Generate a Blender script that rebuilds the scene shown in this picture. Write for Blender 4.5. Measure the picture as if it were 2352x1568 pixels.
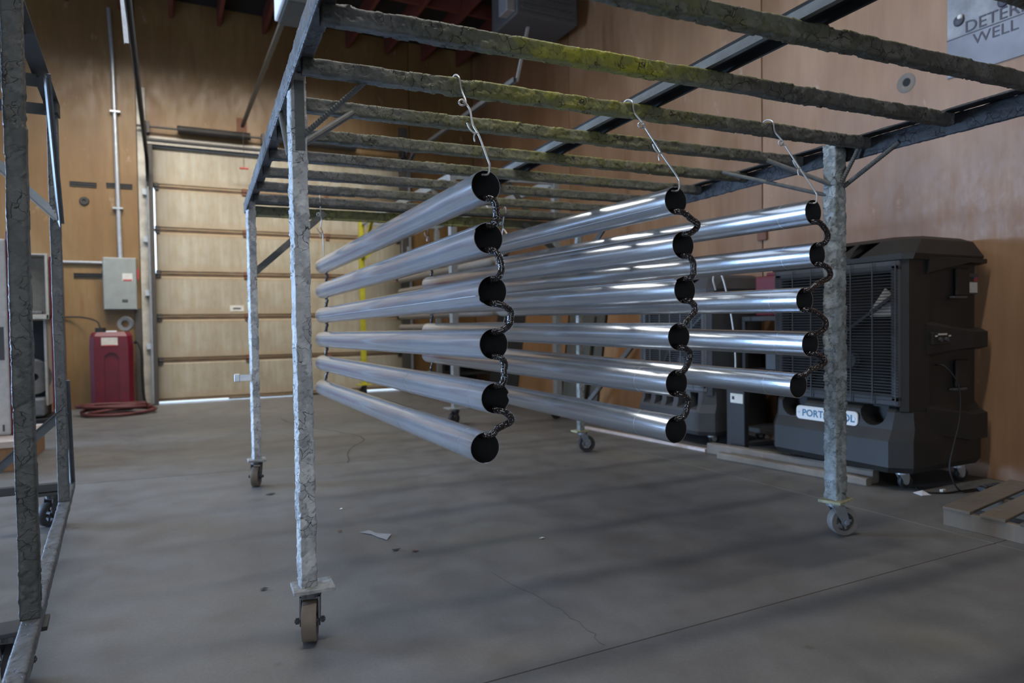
import bpy, bmesh, math, random
import numpy as np
from mathutils import Vector, Matrix, Quaternion

for o in list(bpy.data.objects):
    bpy.data.objects.remove(o, do_unlink=True)
S = bpy.context.scene
COL = S.collection
R = math.radians
random.seed(7)

# ------------------------------------------------------------------ camera
# the room: X runs along the back wall, Y towards it, Z up; floor at 0
CAMP = Vector((0, 0, 1.2))
YAW, PITCH, ROLL = 0.4668, 0.0244, -0.0149
fw = Vector((math.sin(YAW)*math.cos(PITCH), math.cos(YAW)*math.cos(PITCH), -math.sin(PITCH)))
rt = Vector((math.cos(YAW), -math.sin(YAW), 0))
up = rt.cross(fw)
r2 = math.cos(ROLL)*rt + math.sin(ROLL)*up
u2 = -math.sin(ROLL)*rt + math.cos(ROLL)*up
cd = bpy.data.cameras.new('camera')
cd.lens, cd.sensor_width = 24.0, 36.0
cd.clip_start, cd.clip_end = 0.05, 200
cd.dof.use_dof = True
cd.dof.focus_distance = 2.75
cd.dof.aperture_fstop = 2.2
cam = bpy.data.objects.new('camera', cd)
COL.objects.link(cam)
M = Matrix((r2, u2, -fw)).transposed().to_4x4()
M.translation = CAMP
cam.matrix_world = M
S.camera = cam

# ------------------------------------------------------------------ world, light, exposure
W = bpy.data.worlds.new('sky')
S.world = W
W.use_nodes = True
bg = W.node_tree.nodes['Background']
bg.inputs[0].default_value = (0.62, 0.78, 1.0, 1)
bg.inputs[1].default_value = 4.5
S.view_settings.view_transform = 'Standard'
S.view_settings.look = 'None'
S.view_settings.exposure = -0.12
S.view_settings.gamma = 1.0
S.view_settings.use_curve_mapping = False

def area(name, loc, rot, sx, sy, power, color):
    l = bpy.data.lights.new(name, 'AREA')
    l.shape = 'RECTANGLE'
    l.size, l.size_y = sx, sy
    l.energy = power
    l.color = color
    o = bpy.data.objects.new(name, l)
    o.location = loc
    o.rotation_euler = rot
    COL.objects.link(o)
    return o

# daylight standing in the open shop door far down the left wall
area('daylight_door', (-9.0, 10.1, 1.75), (0, R(-80), R(-12)), 3.3, 3.0, 2700, (0.42, 0.64, 1.0))
# added blue light out of view on the left, brightens the pipe reflections
area('reflection_light', (-3.44, 10.55, 1.7), (0, R(-90), 0), 3.2, 3.1, 60, (0.36, 0.6, 1.0))
# daylight in the open door of the front wall, behind the camera
area('daylight_front_door', (-2.0, -5.95, 1.7), (R(82), 0, 0), 4.0, 3.2, 125, (0.86, 0.93, 1.0))
# translucent roof panel over the left middle of the shop
area('daylight_roof_panel', (-0.9, 4.9, 6.08), (0, 0, 0), 5.0, 5.6, 70, (1.0, 0.985, 0.95))
# linear high-bay lamp hung across the shop above the rack
area('high_bay_light', (1.5, 2.1, 5.98), (0, 0, 0), 3.4, 0.22, 150, (1.0, 0.97, 0.93))
# second high-bay lamp towards the roll-up door
rl_ = area('high_bay_light_rear', (0.3, 8.8, 5.9), (0, 0, 0), 4.6, 0.8, 150, (1.0, 0.965, 0.9))
rl_.data.spread = R(150)
# lamp turned towards the roll-up door and its wall
rw_ = area('wall_washer_light', (0.6, 9.7, 6.0), (R(36), 0, 0), 4.6, 0.4, 88, (1.0, 0.955, 0.88))
rw_.data.spread = R(84)

# ------------------------------------------------------------------ materials
MATS = {}
def nt(name):
    m = bpy.data.materials.new(name)
    m.use_nodes = True
    n = m.node_tree
    MATS[name] = m
    return m, n, n.nodes['Principled BSDF']

def node(n, typ, **kw):
    x = n.nodes.new(typ)
    for k, v in kw.items():
        if k.startswith('i_'):
            x.inputs[k[2:].replace('_', ' ')].default_value = v
        else:
            setattr(x, k, v)
    return x

def coords(n, scale=(1, 1, 1), kind='Object'):
    tc = node(n, 'ShaderNodeTexCoord')
    mp = node(n, 'ShaderNodeMapping')
    mp.inputs['Scale'].default_value = scale
    n.links.new(tc.outputs[kind], mp.inputs['Vector'])
    return mp.outputs['Vector']

def noise(n, vec, scale, detail=4, rough=0.55):
    x = node(n, 'ShaderNodeTexNoise')
    x.inputs['Scale'].default_value = scale
    x.inputs['Detail'].default_value = detail
    x.inputs['Roughness'].default_value = rough
    n.links.new(vec, x.inputs['Vector'])
    return x.outputs['Fac']

def ramp(n, fac, stops):
    x = node(n, 'ShaderNodeValToRGB')
    while len(x.color_ramp.elements) < len(stops):
        x.color_ramp.elements.new(0.5)
    for e, (p, c) in zip(x.color_ramp.elements, stops):
        e.position = p
        e.color = (*c, 1) if len(c) == 3 else c
    n.links.new(fac, x.inputs['Fac'])
    return x.outputs['Color']

def mixc(n, fac, a, b, mode='MIX'):
    x = node(n, 'ShaderNodeMix', data_type='RGBA', blend_type=mode)
    for sock, val in ((x.inputs[0], fac), (x.inputs[6], a), (x.inputs[7], b)):
        if isinstance(val, bpy.types.NodeSocket):
            n.links.new(val, sock)
        elif isinstance(val, tuple):
            sock.default_value = (*val, 1) if len(val) == 3 else val
        else:
            sock.default_value = val
    return x.outputs[2]

def bump(n, b, height, strength, dist=0.01):
    x = node(n, 'ShaderNodeBump')
    x.inputs['Strength'].default_value = strength
    x.inputs['Distance'].default_value = dist
    n.links.new(height, x.inputs['Height'])
    n.links.new(x.outputs['Normal'], b.inputs['Normal'])

def plain(name, col, rough=0.6, metal=0.0, var=0.12, scale=18, bstr=0.0, spec=0.5):
    m, n, b = nt(name)
    v = coords(n)
    f = noise(n, v, scale)
    lo = tuple(max(0, c*(1-var)) for c in col)
    hi = tuple(min(1, c*(1+var)) for c in col)
    n.links.new(ramp(n, f, [(0.3, lo), (0.7, hi)]), b.inputs['Base Color'])
    b.inputs['Roughness'].default_value = rough
    b.inputs['Metallic'].default_value = metal
    b.inputs['Specular IOR Level'].default_value = spec
    if bstr:
        bump(n, b, f, bstr)
    return m

def mk_concrete():
    m, n, b = nt('concrete')
    v = coords(n, kind='Object')
    big = noise(n, v, 0.55, 5, 0.6)
    mid = noise(n, v, 4.0, 6, 0.6)
    fine = noise(n, v, 90, 3, 0.6)
    c1 = ramp(n, big, [(0.3, (0.13, 0.127, 0.123)), (0.5, (0.16, 0.156, 0.15)), (0.7, (0.185, 0.178, 0.166))])
    c2 = ramp(n, mid, [(0.3, (0.8, 0.79, 0.78)), (0.7, (1.08, 1.08, 1.08))])
    c = mixc(n, 1.0, c1, c2, 'MULTIPLY')
    c3 = ramp(n, fine, [(0.35, (0.86, 0.86, 0.86)), (0.7, (1.1, 1.1, 1.1))])
    c = mixc(n, 0.6, c, c3, 'MULTIPLY')
    # small dark spots
    vo = node(n, 'ShaderNodeTexVoronoi')
    vo.inputs['Scale'].default_value = 2.3
    n.links.new(v, vo.inputs['Vector'])
    sp = ramp(n, vo.outputs['Distance'], [(0.0, (0.45, 0.44, 0.43)), (0.035, (0.5, 0.49, 0.48)), (0.06, (1, 1, 1))])
    c = mixc(n, 0.55, c, sp, 'MULTIPLY')
    # yellow overspray lying on the floor
    ys = noise(n, v, 0.9, 2, 0.5)
    yf = ramp(n, ys, [(0.6, (0, 0, 0)), (0.78, (0.3, 0.3, 0.3))])
    c = mixc(n, yf, c, (0.23, 0.2, 0.1))
    n.links.new(c, b.inputs['Base Color'])
    rr = ramp(n, mid, [(0.3, (0.42, 0.42, 0.42)), (0.7, (0.6, 0.6, 0.6))])
    n.links.new(rr, b.inputs['Roughness'])
    b.inputs['Specular IOR Level'].default_value = 0.35
    bump(n, b, fine, 0.12, 0.004)
mk_concrete()

def mk_ply(name, dark, mid, light, rough, streak=(0.35, 0.2, 0.1)):
    m, n, b = nt(name)
    oi = node(n, 'ShaderNodeObjectInfo')
    tc = node(n, 'ShaderNodeTexCoord')
    add = node(n, 'ShaderNodeVectorMath', operation='ADD')
    mul = node(n, 'ShaderNodeMath', operation='MULTIPLY')
    mul.inputs[1].default_value = 37.0
    n.links.new(oi.outputs['Random'], mul.inputs[0])
    n.links.new(tc.outputs['Object'], add.inputs[0])
    n.links.new(mul.outputs[0], add.inputs[1])
    def mapped(s):
        mp = node(n, 'ShaderNodeMapping')
        mp.inputs['Scale'].default_value = s
        n.links.new(add.outputs[0], mp.inputs['Vector'])
        return mp.outputs['Vector']
    big = noise(n, mapped((1, 1, 0.35)), 1.1, 4, 0.6)
    grain = noise(n, mapped((1, 1, 0.09)), 17, 7, 0.7)
    c1 = ramp(n, big, [(0.28, dark), (0.5, mid), (0.72, light)])
    c2 = ramp(n, grain, [(0.3, (0.88, 0.85, 0.82)), (0.68, (1.05, 1.05, 1.04))])
    c = mixc(n, 1.0, c1, c2, 'MULTIPLY')
    st = noise(n, mapped((1, 1, 0.12)), 7, 3, 0.5)
    sf = ramp(n, st, [(0.62, (0, 0, 0)), (0.72, (0.65, 0.65, 0.65))])
    c = mixc(n, sf, c, streak)
    sc = noise(n, mapped((1, 1, 0.5)), 5.5, 8, 0.75)
    scf = ramp(n, sc, [(0.62, (0, 0, 0)), (0.7, (0.35, 0.35, 0.35))])
    c = mixc(n, scf, c, (0.55, 0.45, 0.36))
    n.links.new(c, b.inputs['Base Color'])
    rr = ramp(n, sc, [(0.35, (rough, rough, rough)), (0.65, (rough+0.25, rough+0.25, rough+0.25))])
    n.links.new(rr, b.inputs['Roughness'])
    b.inputs['Specular IOR Level'].default_value = 0.5
    bump(n, b, grain, 0.1, 0.004)
mk_ply('plywood_right', (0.19, 0.095, 0.045), (0.27, 0.145, 0.074), (0.36, 0.21, 0.118), 0.3, (0.25, 0.13, 0.07))
mk_ply('plywood_back', (0.15, 0.08, 0.027), (0.2, 0.113, 0.04), (0.27, 0.17, 0.07), 0.34, (0.2, 0.09, 0.035))
mk_ply('board_orange', (0.2, 0.095, 0.035), (0.3, 0.15, 0.06), (0.36, 0.2, 0.09), 0.55)
mk_ply('timber', (0.12, 0.1, 0.085), (0.18, 0.155, 0.13), (0.24, 0.205, 0.175), 0.75, (0.2, 0.13, 0.08))
mk_ply('pallet_wood', (0.1, 0.08, 0.062), (0.145, 0.118, 0.09), (0.19, 0.155, 0.12), 0.75, (0.15, 0.1, 0.07))

def mk_door():
    m, n, b = nt('door_paint')
    v = coords(n)
    vs = coords(n, (1, 1, 0.12))
    tc = node(n, 'ShaderNodeTexCoord')
    sep = node(n, 'ShaderNodeSeparateXYZ')
    n.links.new(tc.outputs['Object'], sep.inputs[0])
    big = noise(n, v, 1.3, 5, 0.6)
    drip = noise(n, vs, 14, 4, 0.6)
    c = ramp(n, big, [(0.3, (0.29, 0.25, 0.18)), (0.55, (0.39, 0.355, 0.28)), (0.75, (0.47, 0.44, 0.36))])
    dr = ramp(n, drip, [(0.35, (0.9, 0.84, 0.74)), (0.65, (1.05, 1.05, 1.05))])
    c = mixc(n, 1.0, c, dr, 'MULTIPLY')
    # rust bleeding along the bottom and the top seam of every section (z is 0 at its base)
    zf = ramp(n, sep.outputs['Z'], [(0.0, (1, 1, 1)), (0.07, (0.35, 0.35, 0.35)), (0.2, (0, 0, 0)), (0.6, (0, 0, 0)), (0.68, (0.75, 0.75, 0.75))])
    nf = ramp(n, drip, [(0.3, (0.2, 0.2, 0.2)), (0.6, (1, 1, 1))])
    st = mixc(n, 1.0, zf, nf, 'MULTIPLY')
    c = mixc(n, st, c, (0.33, 0.19, 0.075))
    # grime against the two side tracks
    ax = node(n, 'ShaderNodeMath', operation='ABSOLUTE')
    n.links.new(sep.outputs['X'], ax.inputs[0])
    mr = node(n, 'ShaderNodeMapRange')
    mr.inputs[1].default_value, mr.inputs[2].default_value = 1.7, 2.02
    n.links.new(ax.outputs[0], mr.inputs[0])
    gm = node(n, 'ShaderNodeMath', operation='MULTIPLY')
    n.links.new(mr.outputs[0], gm.inputs[0])
    n.links.new(big, gm.inputs[1])
    c = mixc(n, gm.outputs[0], c, (0.12, 0.09, 0.05))
    n.links.new(c, b.inputs['Base Color'])
    b.inputs['Roughness'].default_value = 0.5
mk_door()

def mk_pipe(name, col, r0, r1, aniso, metal):
    m, n, b = nt(name)
    v = coords(n, (1, 1, 0.03))
    v2 = coords(n, (1, 1, 0.4))
    s = noise(n, v, 60, 4, 0.6)
    g = noise(n, v2, 7, 5, 0.6)
    c = ramp(n, g, [(0.3, tuple(x*0.94 for x in col)), (0.7, tuple(min(1, x*1.03) for x in col))])
    n.links.new(c, b.inputs['Base Color'])
    b.inputs['Metallic'].default_value = metal
    rr = ramp(n, mixc(n, 0.5, s, g), [(0.3, (r0, r0, r0)), (0.7, (r1, r1, r1))])
    n.links.new(rr, b.inputs['Roughness'])
    b.inputs['Anisotropic'].default_value = aniso
    tg = node(n, 'ShaderNodeTangent', direction_type='RADIAL', axis='Z')
    n.links.new(tg.outputs[0], b.inputs['Tangent'])
    b.inputs['Anisotropic Rotation'].default_value = 0.0
mk_pipe('bare_steel', (0.6, 0.64, 0.69), 0.16, 0.19, 0.88, 0.88)
mk_pipe('bare_steel_dull', (0.59, 0.63, 0.69), 0.145, 0.18, 0.9, 0.74)
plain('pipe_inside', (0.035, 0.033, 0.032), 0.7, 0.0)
plain('pipe_taupe', (0.23, 0.205, 0.175), 0.6)

def mk_flaky():
    m, n, b = nt('flaking_paint')
    at = node(n, 'ShaderNodeAttribute', attribute_name='paint')
    v = coords(n)
    f = noise(n, v, 70, 4, 0.6)
    # fine cracks between curling flakes, only in patches
    dn = node(n, 'ShaderNodeTexNoise')
    dn.inputs['Scale'].default_value = 22
    n.links.new(v, dn.inputs['Vector'])
    dv = node(n, 'ShaderNodeVectorMath', operation='SCALE')
    dv.inputs['Scale'].default_value = 0.055
    n.links.new(dn.outputs['Color'], dv.inputs[0])
    ad = node(n, 'ShaderNodeVectorMath', operation='ADD')
    n.links.new(v, ad.inputs[0]); n.links.new(dv.outputs[0], ad.inputs[1])
    vo = node(n, 'ShaderNodeTexVoronoi', feature='DISTANCE_TO_EDGE')
    vc = node(n, 'ShaderNodeTexVoronoi', feature='F1')
    vf = node(n, 'ShaderNodeTexVoronoi', feature='F1')
    for q, sc_ in ((vo, 21), (vc, 21), (vf, 52)):
        q.inputs['Scale'].default_value = sc_
        n.links.new(ad.outputs[0], q.inputs['Vector'])
    patch = noise(n, v, 9, 3, 0.6)
    ck = ramp(n, vo.outputs['Distance'], [(0.0, (1, 1, 1)), (0.012, (0.85, 0.85, 0.85)), (0.028, (0, 0, 0))])
    pm = ramp(n, patch, [(0.48, (0, 0, 0)), (0.6, (1, 1, 1))])
    cm = mixc(n, 1.0, ck, pm, 'MULTIPLY')
    sepc = node(n, 'ShaderNodeSeparateColor'); n.links.new(vc.outputs['Color'], sepc.inputs[0])
    sepf = node(n, 'ShaderNodeSeparateColor'); n.links.new(vf.outputs['Color'], sepf.inputs[0])
    tone = ramp(n, sepc.outputs[1], [(0.0, (0.8, 0.8, 0.8)), (1.0, (1.16, 1.16, 1.16))])
    c = mixc(n, 1.0, at.outputs['Color'], ramp(n, f, [(0.3, (0.9, 0.9, 0.9)), (0.7, (1.08, 1.08, 1.08))]), 'MULTIPLY')
    c = mixc(n, 0.8, c, tone, 'MULTIPLY')
    c = mixc(n, cm, c, (0.03, 0.028, 0.026))
    n.links.new(c, b.inputs['Base Color'])
    b.inputs['Roughness'].default_value = 0.55
    b.inputs['Specular IOR Level'].default_value = 0.4
    wr = noise(n, v, 34, 5, 0.6)
    def ma(op, x, y):
        q = node(n, 'ShaderNodeMath', operation=op)
        for sk, val in zip(q.inputs, (x, y)):
            if isinstance(val, bpy.types.NodeSocket): n.links.new(val, sk)
            else: sk.default_value = val
        return q.outputs[0]
    steps = ma('MULTIPLY', ma('ADD', sepc.outputs[0], ma('MULTIPLY', sepf.outputs[0], ma('MULTIPLY', pm, 0.55))), 1.0)
    hh = ma('SUBTRACT', ma('ADD', steps, ma('MULTIPLY', wr, 0.9)), ma('MULTIPLY', cm, 0.9))
    bump(n, b, hh, 0.8, 0.006)
mk_flaky()

def mk_black_link():
    m, n, b = nt('black_coating')
    v = coords(n)
    vo = node(n, 'ShaderNodeTexVoronoi')
    vo.inputs['Scale'].default_value = 130
    n.links.new(v, vo.inputs['Vector'])
    b.inputs['Base Color'].default_value = (0.012, 0.009, 0.01, 1)
    b.inputs['Roughness'].default_value = 0.13
    b.inputs['Coat Weight'].default_value = 0.6
    bump(n, b, vo.outputs['Distance'], 0.9, 0.006)
mk_black_link()

plain('primer_steel', (0.2, 0.21, 0.22), 0.42, 0.35)
plain('clean_steel_paint', (0.17, 0.18, 0.175), 0.45, 0.1)
plain('shaded_channel', (0.03, 0.032, 0.035), 0.5)  # near-black for steel undersides, their shade put into the colour
plain('dark_rack_paint', (0.035, 0.037, 0.037), 0.5, 0.1)
plain('wire', (0.5, 0.49, 0.47), 0.38, 0.55)
plain('wire_dark', (0.06, 0.055, 0.05), 0.4, 0.4)
plain('caster_iron', (0.075, 0.075, 0.078), 0.5, 0.4)
plain('wheel_tread', (0.16, 0.125, 0.095), 0.7)
plain('wheel_rubber', (0.03, 0.03, 0.032), 0.6)
plain('galvanised', (0.5, 0.52, 0.54), 0.4, 0.6)
plain('track_dark', (0.05, 0.046, 0.042), 0.5, 0.3)
plain('track_steel', (0.3, 0.31, 0.32), 0.4, 0.6)
plain('door_header', (0.45, 0.41, 0.34), 0.6)
plain('jamb_white', (0.42, 0.39, 0.33), 0.65, 0, 0.35, 4)
plain('jamb_dark', (0.06, 0.052, 0.045), 0.7)
plain('plastic_charcoal', (0.016, 0.0155, 0.015), 0.55, 0, 0.15, 6)
plain('plastic_grey', (0.055, 0.057, 0.062), 0.5, 0, 0.15, 6)
plain('grille_black', (0.02, 0.02, 0.022), 0.5)
plain('recess_black', (0.006, 0.006, 0.006), 0.8)
plain('plate_white', (0.75, 0.77, 0.78), 0.4, 0, 0.03)
plain('plate_blue', (0.01, 0.16, 0.32), 0.5)
plain('label_paper', (0.6, 0.58, 0.52), 0.7)
plain('label_blue', (0.05, 0.07, 0.25), 0.6)
plain('label_red', (0.45, 0.04, 0.04), 0.6)
plain('red_tank', (0.11, 0.003, 0.014), 0.45, 0, 0.2, 5)
plain('red_paint', (0.12, 0.006, 0.013), 0.6)
plain('red_hose', (0.1, 0.025, 0.025), 0.6)
plain('black_rubber', (0.015, 0.015, 0.015), 0.6)
plain('box_grey', (0.26, 0.28, 0.265), 0.55, 0, 0.1, 6)
plain('cabinet_white', (0.45, 0.43, 0.38), 0.5)
plain('machine_white', (0.5, 0.49, 0.48), 0.5)
plain('machine_dark', (0.012, 0.012, 0.012), 0.6)
plain('grey_metal', (0.16, 0.165, 0.17), 0.5, 0.2)
plain('joist_red', (0.15, 0.036, 0.024), 0.7)
plain('ceiling_dark', (0.018, 0.016, 0.015), 0.8)
plain('wall_plain', (0.3, 0.2, 0.12), 0.7)
plain('joint_dark', (0.03, 0.026, 0.022), 0.9)
plain('heater_grey', (0.1, 0.1, 0.105), 0.6)
plain('opener_grey', (0.05, 0.052, 0.05), 0.6)
plain('yellow_paint', (0.42, 0.38, 0.02), 0.6, 0, 0.2, 10)
plain('white_strip', (0.6, 0.52, 0.5), 0.6)
plain('scrap_paper', (0.7, 0.7, 0.72), 0.6)
plain('cardboard', (0.3, 0.16, 0.08), 0.8)
plain('board_pink', (0.5, 0.42, 0.37), 0.7)
plain('rust', (0.16, 0.07, 0.04), 0.8)
plain('seam_rust', (0.09, 0.055, 0.03), 0.8, 0, 0.4, 3)
plain('flake_grey', (0.28, 0.29, 0.3), 0.7)
plain('outdoor_concrete', (0.6, 0.6, 0.58), 0.8)
plain('sign_text', (0.05, 0.045, 0.055), 0.6)
plain('dark_board', (0.03, 0.028, 0.027), 0.7)
plain('olive_board', (0.085, 0.078, 0.06), 0.75)

def mk_sign():
    m, n, b = nt('sign_print')
    v = coords(n)
    f = noise(n, v, 4, 6, 0.65)
    n.links.new(ramp(n, f, [(0.3, (0.12, 0.115, 0.125)), (0.5, (0.2, 0.195, 0.2)), (0.7, (0.3, 0.295, 0.29))]), b.inputs['Base Color'])
    b.inputs['Roughness'].default_value = 0.45
mk_sign()

# ------------------------------------------------------------------ helpers
class MB:
    def __init__(s):
        s.v, s.f, s.mi = [], [], []
    def add(s, verts, faces, mi=0):
        b = len(s.v)
        s.v += [tuple(p) for p in verts]
        s.f += [tuple(b+i for i in f) for f in faces]
        s.mi += [mi]*len(faces)
    def box(s, a, b, mi=0, T=None):
        x0, y0, z0 = a; x1, y1, z1 = b
        vs = [Vector(p) for p in ((x0,y0,z0),(x1,y0,z0),(x1,y1,z0),(x0,y1,z0),(x0,y0,z1),(x1,y0,z1),(x1,y1,z1),(x0,y1,z1))]
        if T: vs = [T(p) for p in vs]
        s.add(vs, [(0,3,2,1),(4,5,6,7),(0,1,5,4),(1,2,6,5),(2,3,7,6),(3,0,4,7)], mi)
    def cbox(s, a, b, c=0.006, mi=0, T=None):
        """box with chamfered vertical and horizontal edges"""
        bm = bmesh.new()
        bmesh.ops.create_cube(bm, size=1)
        ce = [(a[i]+b[i])/2 for i in range(3)]; d = [abs(b[i]-a[i]) for i in range(3)]
        for v in bm.verts:
            v.co = Vector((ce[0]+v.co.x*d[0], ce[1]+v.co.y*d[1], ce[2]+v.co.z*d[2]))
        bmesh.ops.bevel(bm, geom=bm.edges[:], offset=min(c, min(d)*0.45), segments=2, profile=0.5, affect='EDGES')
        s.bm(bm, mi, T)
    def bm(s, bm, mi=0, T=None):
        bm.verts.index_update()
        vs = [v.co.copy() for v in bm.verts]
        if T: vs = [T(p) for p in vs]
        s.add(vs, [[v.index for v in f.verts] for f in bm.faces], mi)
        bm.free()
    def bar(s, p0, p1, w, h, upv=(0,0,1), mi=0):
        p0, p1 = Vector(p0), Vector(p1)
        d = (p1-p0).normalized(); a = d.cross(Vector(upv))
        if a.length < 1e-4: a = d.cross(Vector((1,0,0)))
        a.normalize(); b = a.cross(d).normalized()
        vs = []
        for p in (p0, p1):
            for sx, sy in ((-1,-1),(1,-1),(1,1),(-1,1)):
                vs.append(p + a*(sx*w/2) + b*(sy*h/2))
        s.add(vs, [(3,2,1,0),(4,5,6,7),(0,1,5,4),(1,2,6,5),(2,3,7,6),(3,0,4,7)], mi)
    def ell(s, p0, p1, a, b, w, h, t, mi=0):
        """angle iron from p0 to p1: one leg of width w along a, one of width h along b, thickness t"""
        p0, p1, a, b = Vector(p0), Vector(p1), Vector(a), Vector(b)
        prof = [(0,0),(w,0),(w,t),(t,t),(t,h),(0,h)]
        vs = [p + a*x + b*y for p in (p0, p1) for x, y in prof]
        s.add(vs, [tuple(range(5,-1,-1)), tuple(range(6,12))] + [(i,(i+1)%6,(i+1)%6+6,i+6) for i in range(6)], mi)
    def tube(s, pts, r, seg=10, mi=0, cap=True, rough=0.0):
        pts = [Vector(p) for p in pts]
        rs = r if isinstance(r, (list, tuple)) else [r]*len(pts)
        d0 = (pts[1]-pts[0]).normalized()
        a = d0.orthogonal().normalized()
        rings = []
        for i, p in enumerate(pts):
            d = (pts[min(i+1, len(pts)-1)]-pts[max(i-1, 0)])
            d = d.normalized() if d.length > 1e-9 else d0
            a = a - d*a.dot(d)
            a = a.normalized() if a.length > 1e-6 else d.orthogonal().normalized()
            b = d.cross(a)
            rings.append([p + (a*math.cos(t)+b*math.sin(t))*(rs[i]*(1+rough*random.uniform(-1,1)))
                          for t in [2*math.pi*k/seg for k in range(seg)]])
        vs = [q for rg in rings for q in rg]
        fs = []
        for i in range(len(pts)-1):
            for k in range(seg):
                fs.append((i*seg+k, i*seg+(k+1)%seg, (i+1)*seg+(k+1)%seg, (i+1)*seg+k))
        if cap:
            fs.append(tuple(range(seg-1, -1, -1)))
            fs.append(tuple((len(pts)-1)*seg+k for k in range(seg)))
        s.add(vs, fs, mi)
    def lathe(s, prof, c, axis, seg=32, mi=0):
        """prof: (radius, offset along axis) pairs, closed loop"""
        c, axis = Vector(c), Vector(axis).normalized()
        a = axis.orthogonal().normalized(); b = axis.cross(a)
        n = len(prof); vs = []
        for k in range(seg):
            t = 2*math.pi*k/seg
            d = a*math.cos(t)+b*math.sin(t)
            for r, o in prof: vs.append(c + d*r + axis*o)
        fs = []
        for k in range(seg):
            k2 = (k+1) % seg
            for i in range(n):
                j = (i+1) % n
                fs.append((k*n+i, k2*n+i, k2*n+j, k*n+j))
        s.add(vs, fs, mi)
    def disc(s, c, axis, r, t, seg=24, mi=0):
        c, axis = Vector(c), Vector(axis).normalized()
        s.tube([c-axis*t/2, c+axis*t/2], r, seg, mi)
    def loft(s, rings, mi=0, cap=True):
        n = len(rings[0]); vs = [p for r in rings for p in r]; fs = []
        for i in range(len(rings)-1):
            for k in range(n):
                fs.append((i*n+k, i*n+(k+1)%n, (i+1)*n+(k+1)%n, (i+1)*n+k))
        if cap:
            fs.append(tuple(range(n-1,-1,-1)))
            fs.append(tuple((len(rings)-1)*n+k for k in range(n)))
        s.add(vs, fs, mi)
    def build(s, name, mats, parent=None, smooth=False, origin=None, angle=35):
        me = bpy.data.meshes.new(name)
        if isinstance(mats, str): mats = [mats]
        V = np.array(s.v, float)
        if origin is None:
            lo, hi = V.min(0), V.max(0)
            origin = Vector(((lo[0]+hi[0])/2, (lo[1]+hi[1])/2, lo[2]))
        origin = Vector(origin)
        V = V - np.array(origin)
        me.from_pydata([tuple(p) for p in V], [], s.f)
        for m in mats: me.materials.append(MATS[m])
        if len(mats) > 1: me.polygons.foreach_set('material_index', s.mi)
        me.update()
        bmm = bmesh.new(); bmm.from_mesh(me)
        bmesh.ops.recalc_face_normals(bmm, faces=bmm.faces[:])
        bmm.to_mesh(me); bmm.free()
        if smooth:
            me.polygons.foreach_set('use_smooth', [True]*len(me.polygons))
            me.set_sharp_from_angle(angle=R(angle))
        o = bpy.data.objects.new(name, me)
        COL.objects.link(o)
        place(o, origin, parent)
        return o

def wloc(o):
    p = Vector(o.location)
    while o.parent:
        o = o.parent
        p += Vector(o.location)
    return p

def place(o, world, parent):
    if parent is not None:
        o.parent = parent
        o.location = Vector(world) - wloc(parent)
    else:
        o.location = world

def empty(name, loc):
    o = bpy.data.objects.new(name, None)
    o.empty_display_size = 0.2
    COL.objects.link(o)
    o.location = loc
    return o

def tag(o, label, cat, group=None):
    o['label'] = label
    o['category'] = cat
    if group: o['group'] = group
    return o

def struct(o):
    o['kind'] = 'structure'
    return o

def twin(o, world, parent, rotz=None):
    c = o.copy()
    COL.objects.link(c)
    place(c, world, parent)
    if rotz is not None: c.rotation_euler.z = rotz
    return c

def cat(pts, n=8):
    """Catmull-Rom through points"""
    P = [Vector(p) for p in pts]
    P = [2*P[0]-P[1]] + P + [2*P[-1]-P[-2]]
    out = []
    for i in range(1, len(P)-2):
        for k in range(n):
            t = k/n
            a, b, c, d = P[i-1], P[i], P[i+1], P[i+2]
            out.append(0.5*((2*b)+(c-a)*t+(2*a-5*b+4*c-d)*t*t+(3*b-a-3*c+d)*t**3))
    out.append(P[-2])
    return out

def text_obj(name, txt, size, mat, origin, xdir, ydir, parent, depth=0.002, sx=1.0, bold=0.0):
    cu = bpy.data.curves.new(name, 'FONT')
    cu.body = txt; cu.size = size; cu.extrude = depth; cu.offset = bold
    cu.resolution_u = 3
    t = bpy.data.objects.new(name+'_curve', cu)
    COL.objects.link(t)
    dg = bpy.context.evaluated_depsgraph_get()
    me = bpy.data.meshes.new_from_object(t.evaluated_get(dg))
    bpy.data.objects.remove(t, do_unlink=True)
    xdir, ydir = Vector(xdir).normalized(), Vector(ydir).normalized()
    zd = xdir.cross(ydir)
    for v in me.vertices:
        c = v.co.copy()
        v.co = xdir*c.x*sx + ydir*c.y + zd*c.z
    me.materials.clear(); me.materials.append(MATS[mat])
    me.name = name
    o = bpy.data.objects.new(name, me)
    COL.objects.link(o)
    place(o, Vector(origin), parent)
    return o

# ---------------------------------------------------------------- flaking paint on bars
def h32(a, b, seed):
    x = (a.astype(np.int64)*374761393 + b.astype(np.int64)*668265263 + seed*974634541) & 0xffffffff
    x = ((x ^ (x >> 13))*1274126177) & 0xffffffff
    x = x ^ (x >> 16)
    return (x & 0xffffff)/float(0xffffff)

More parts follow.
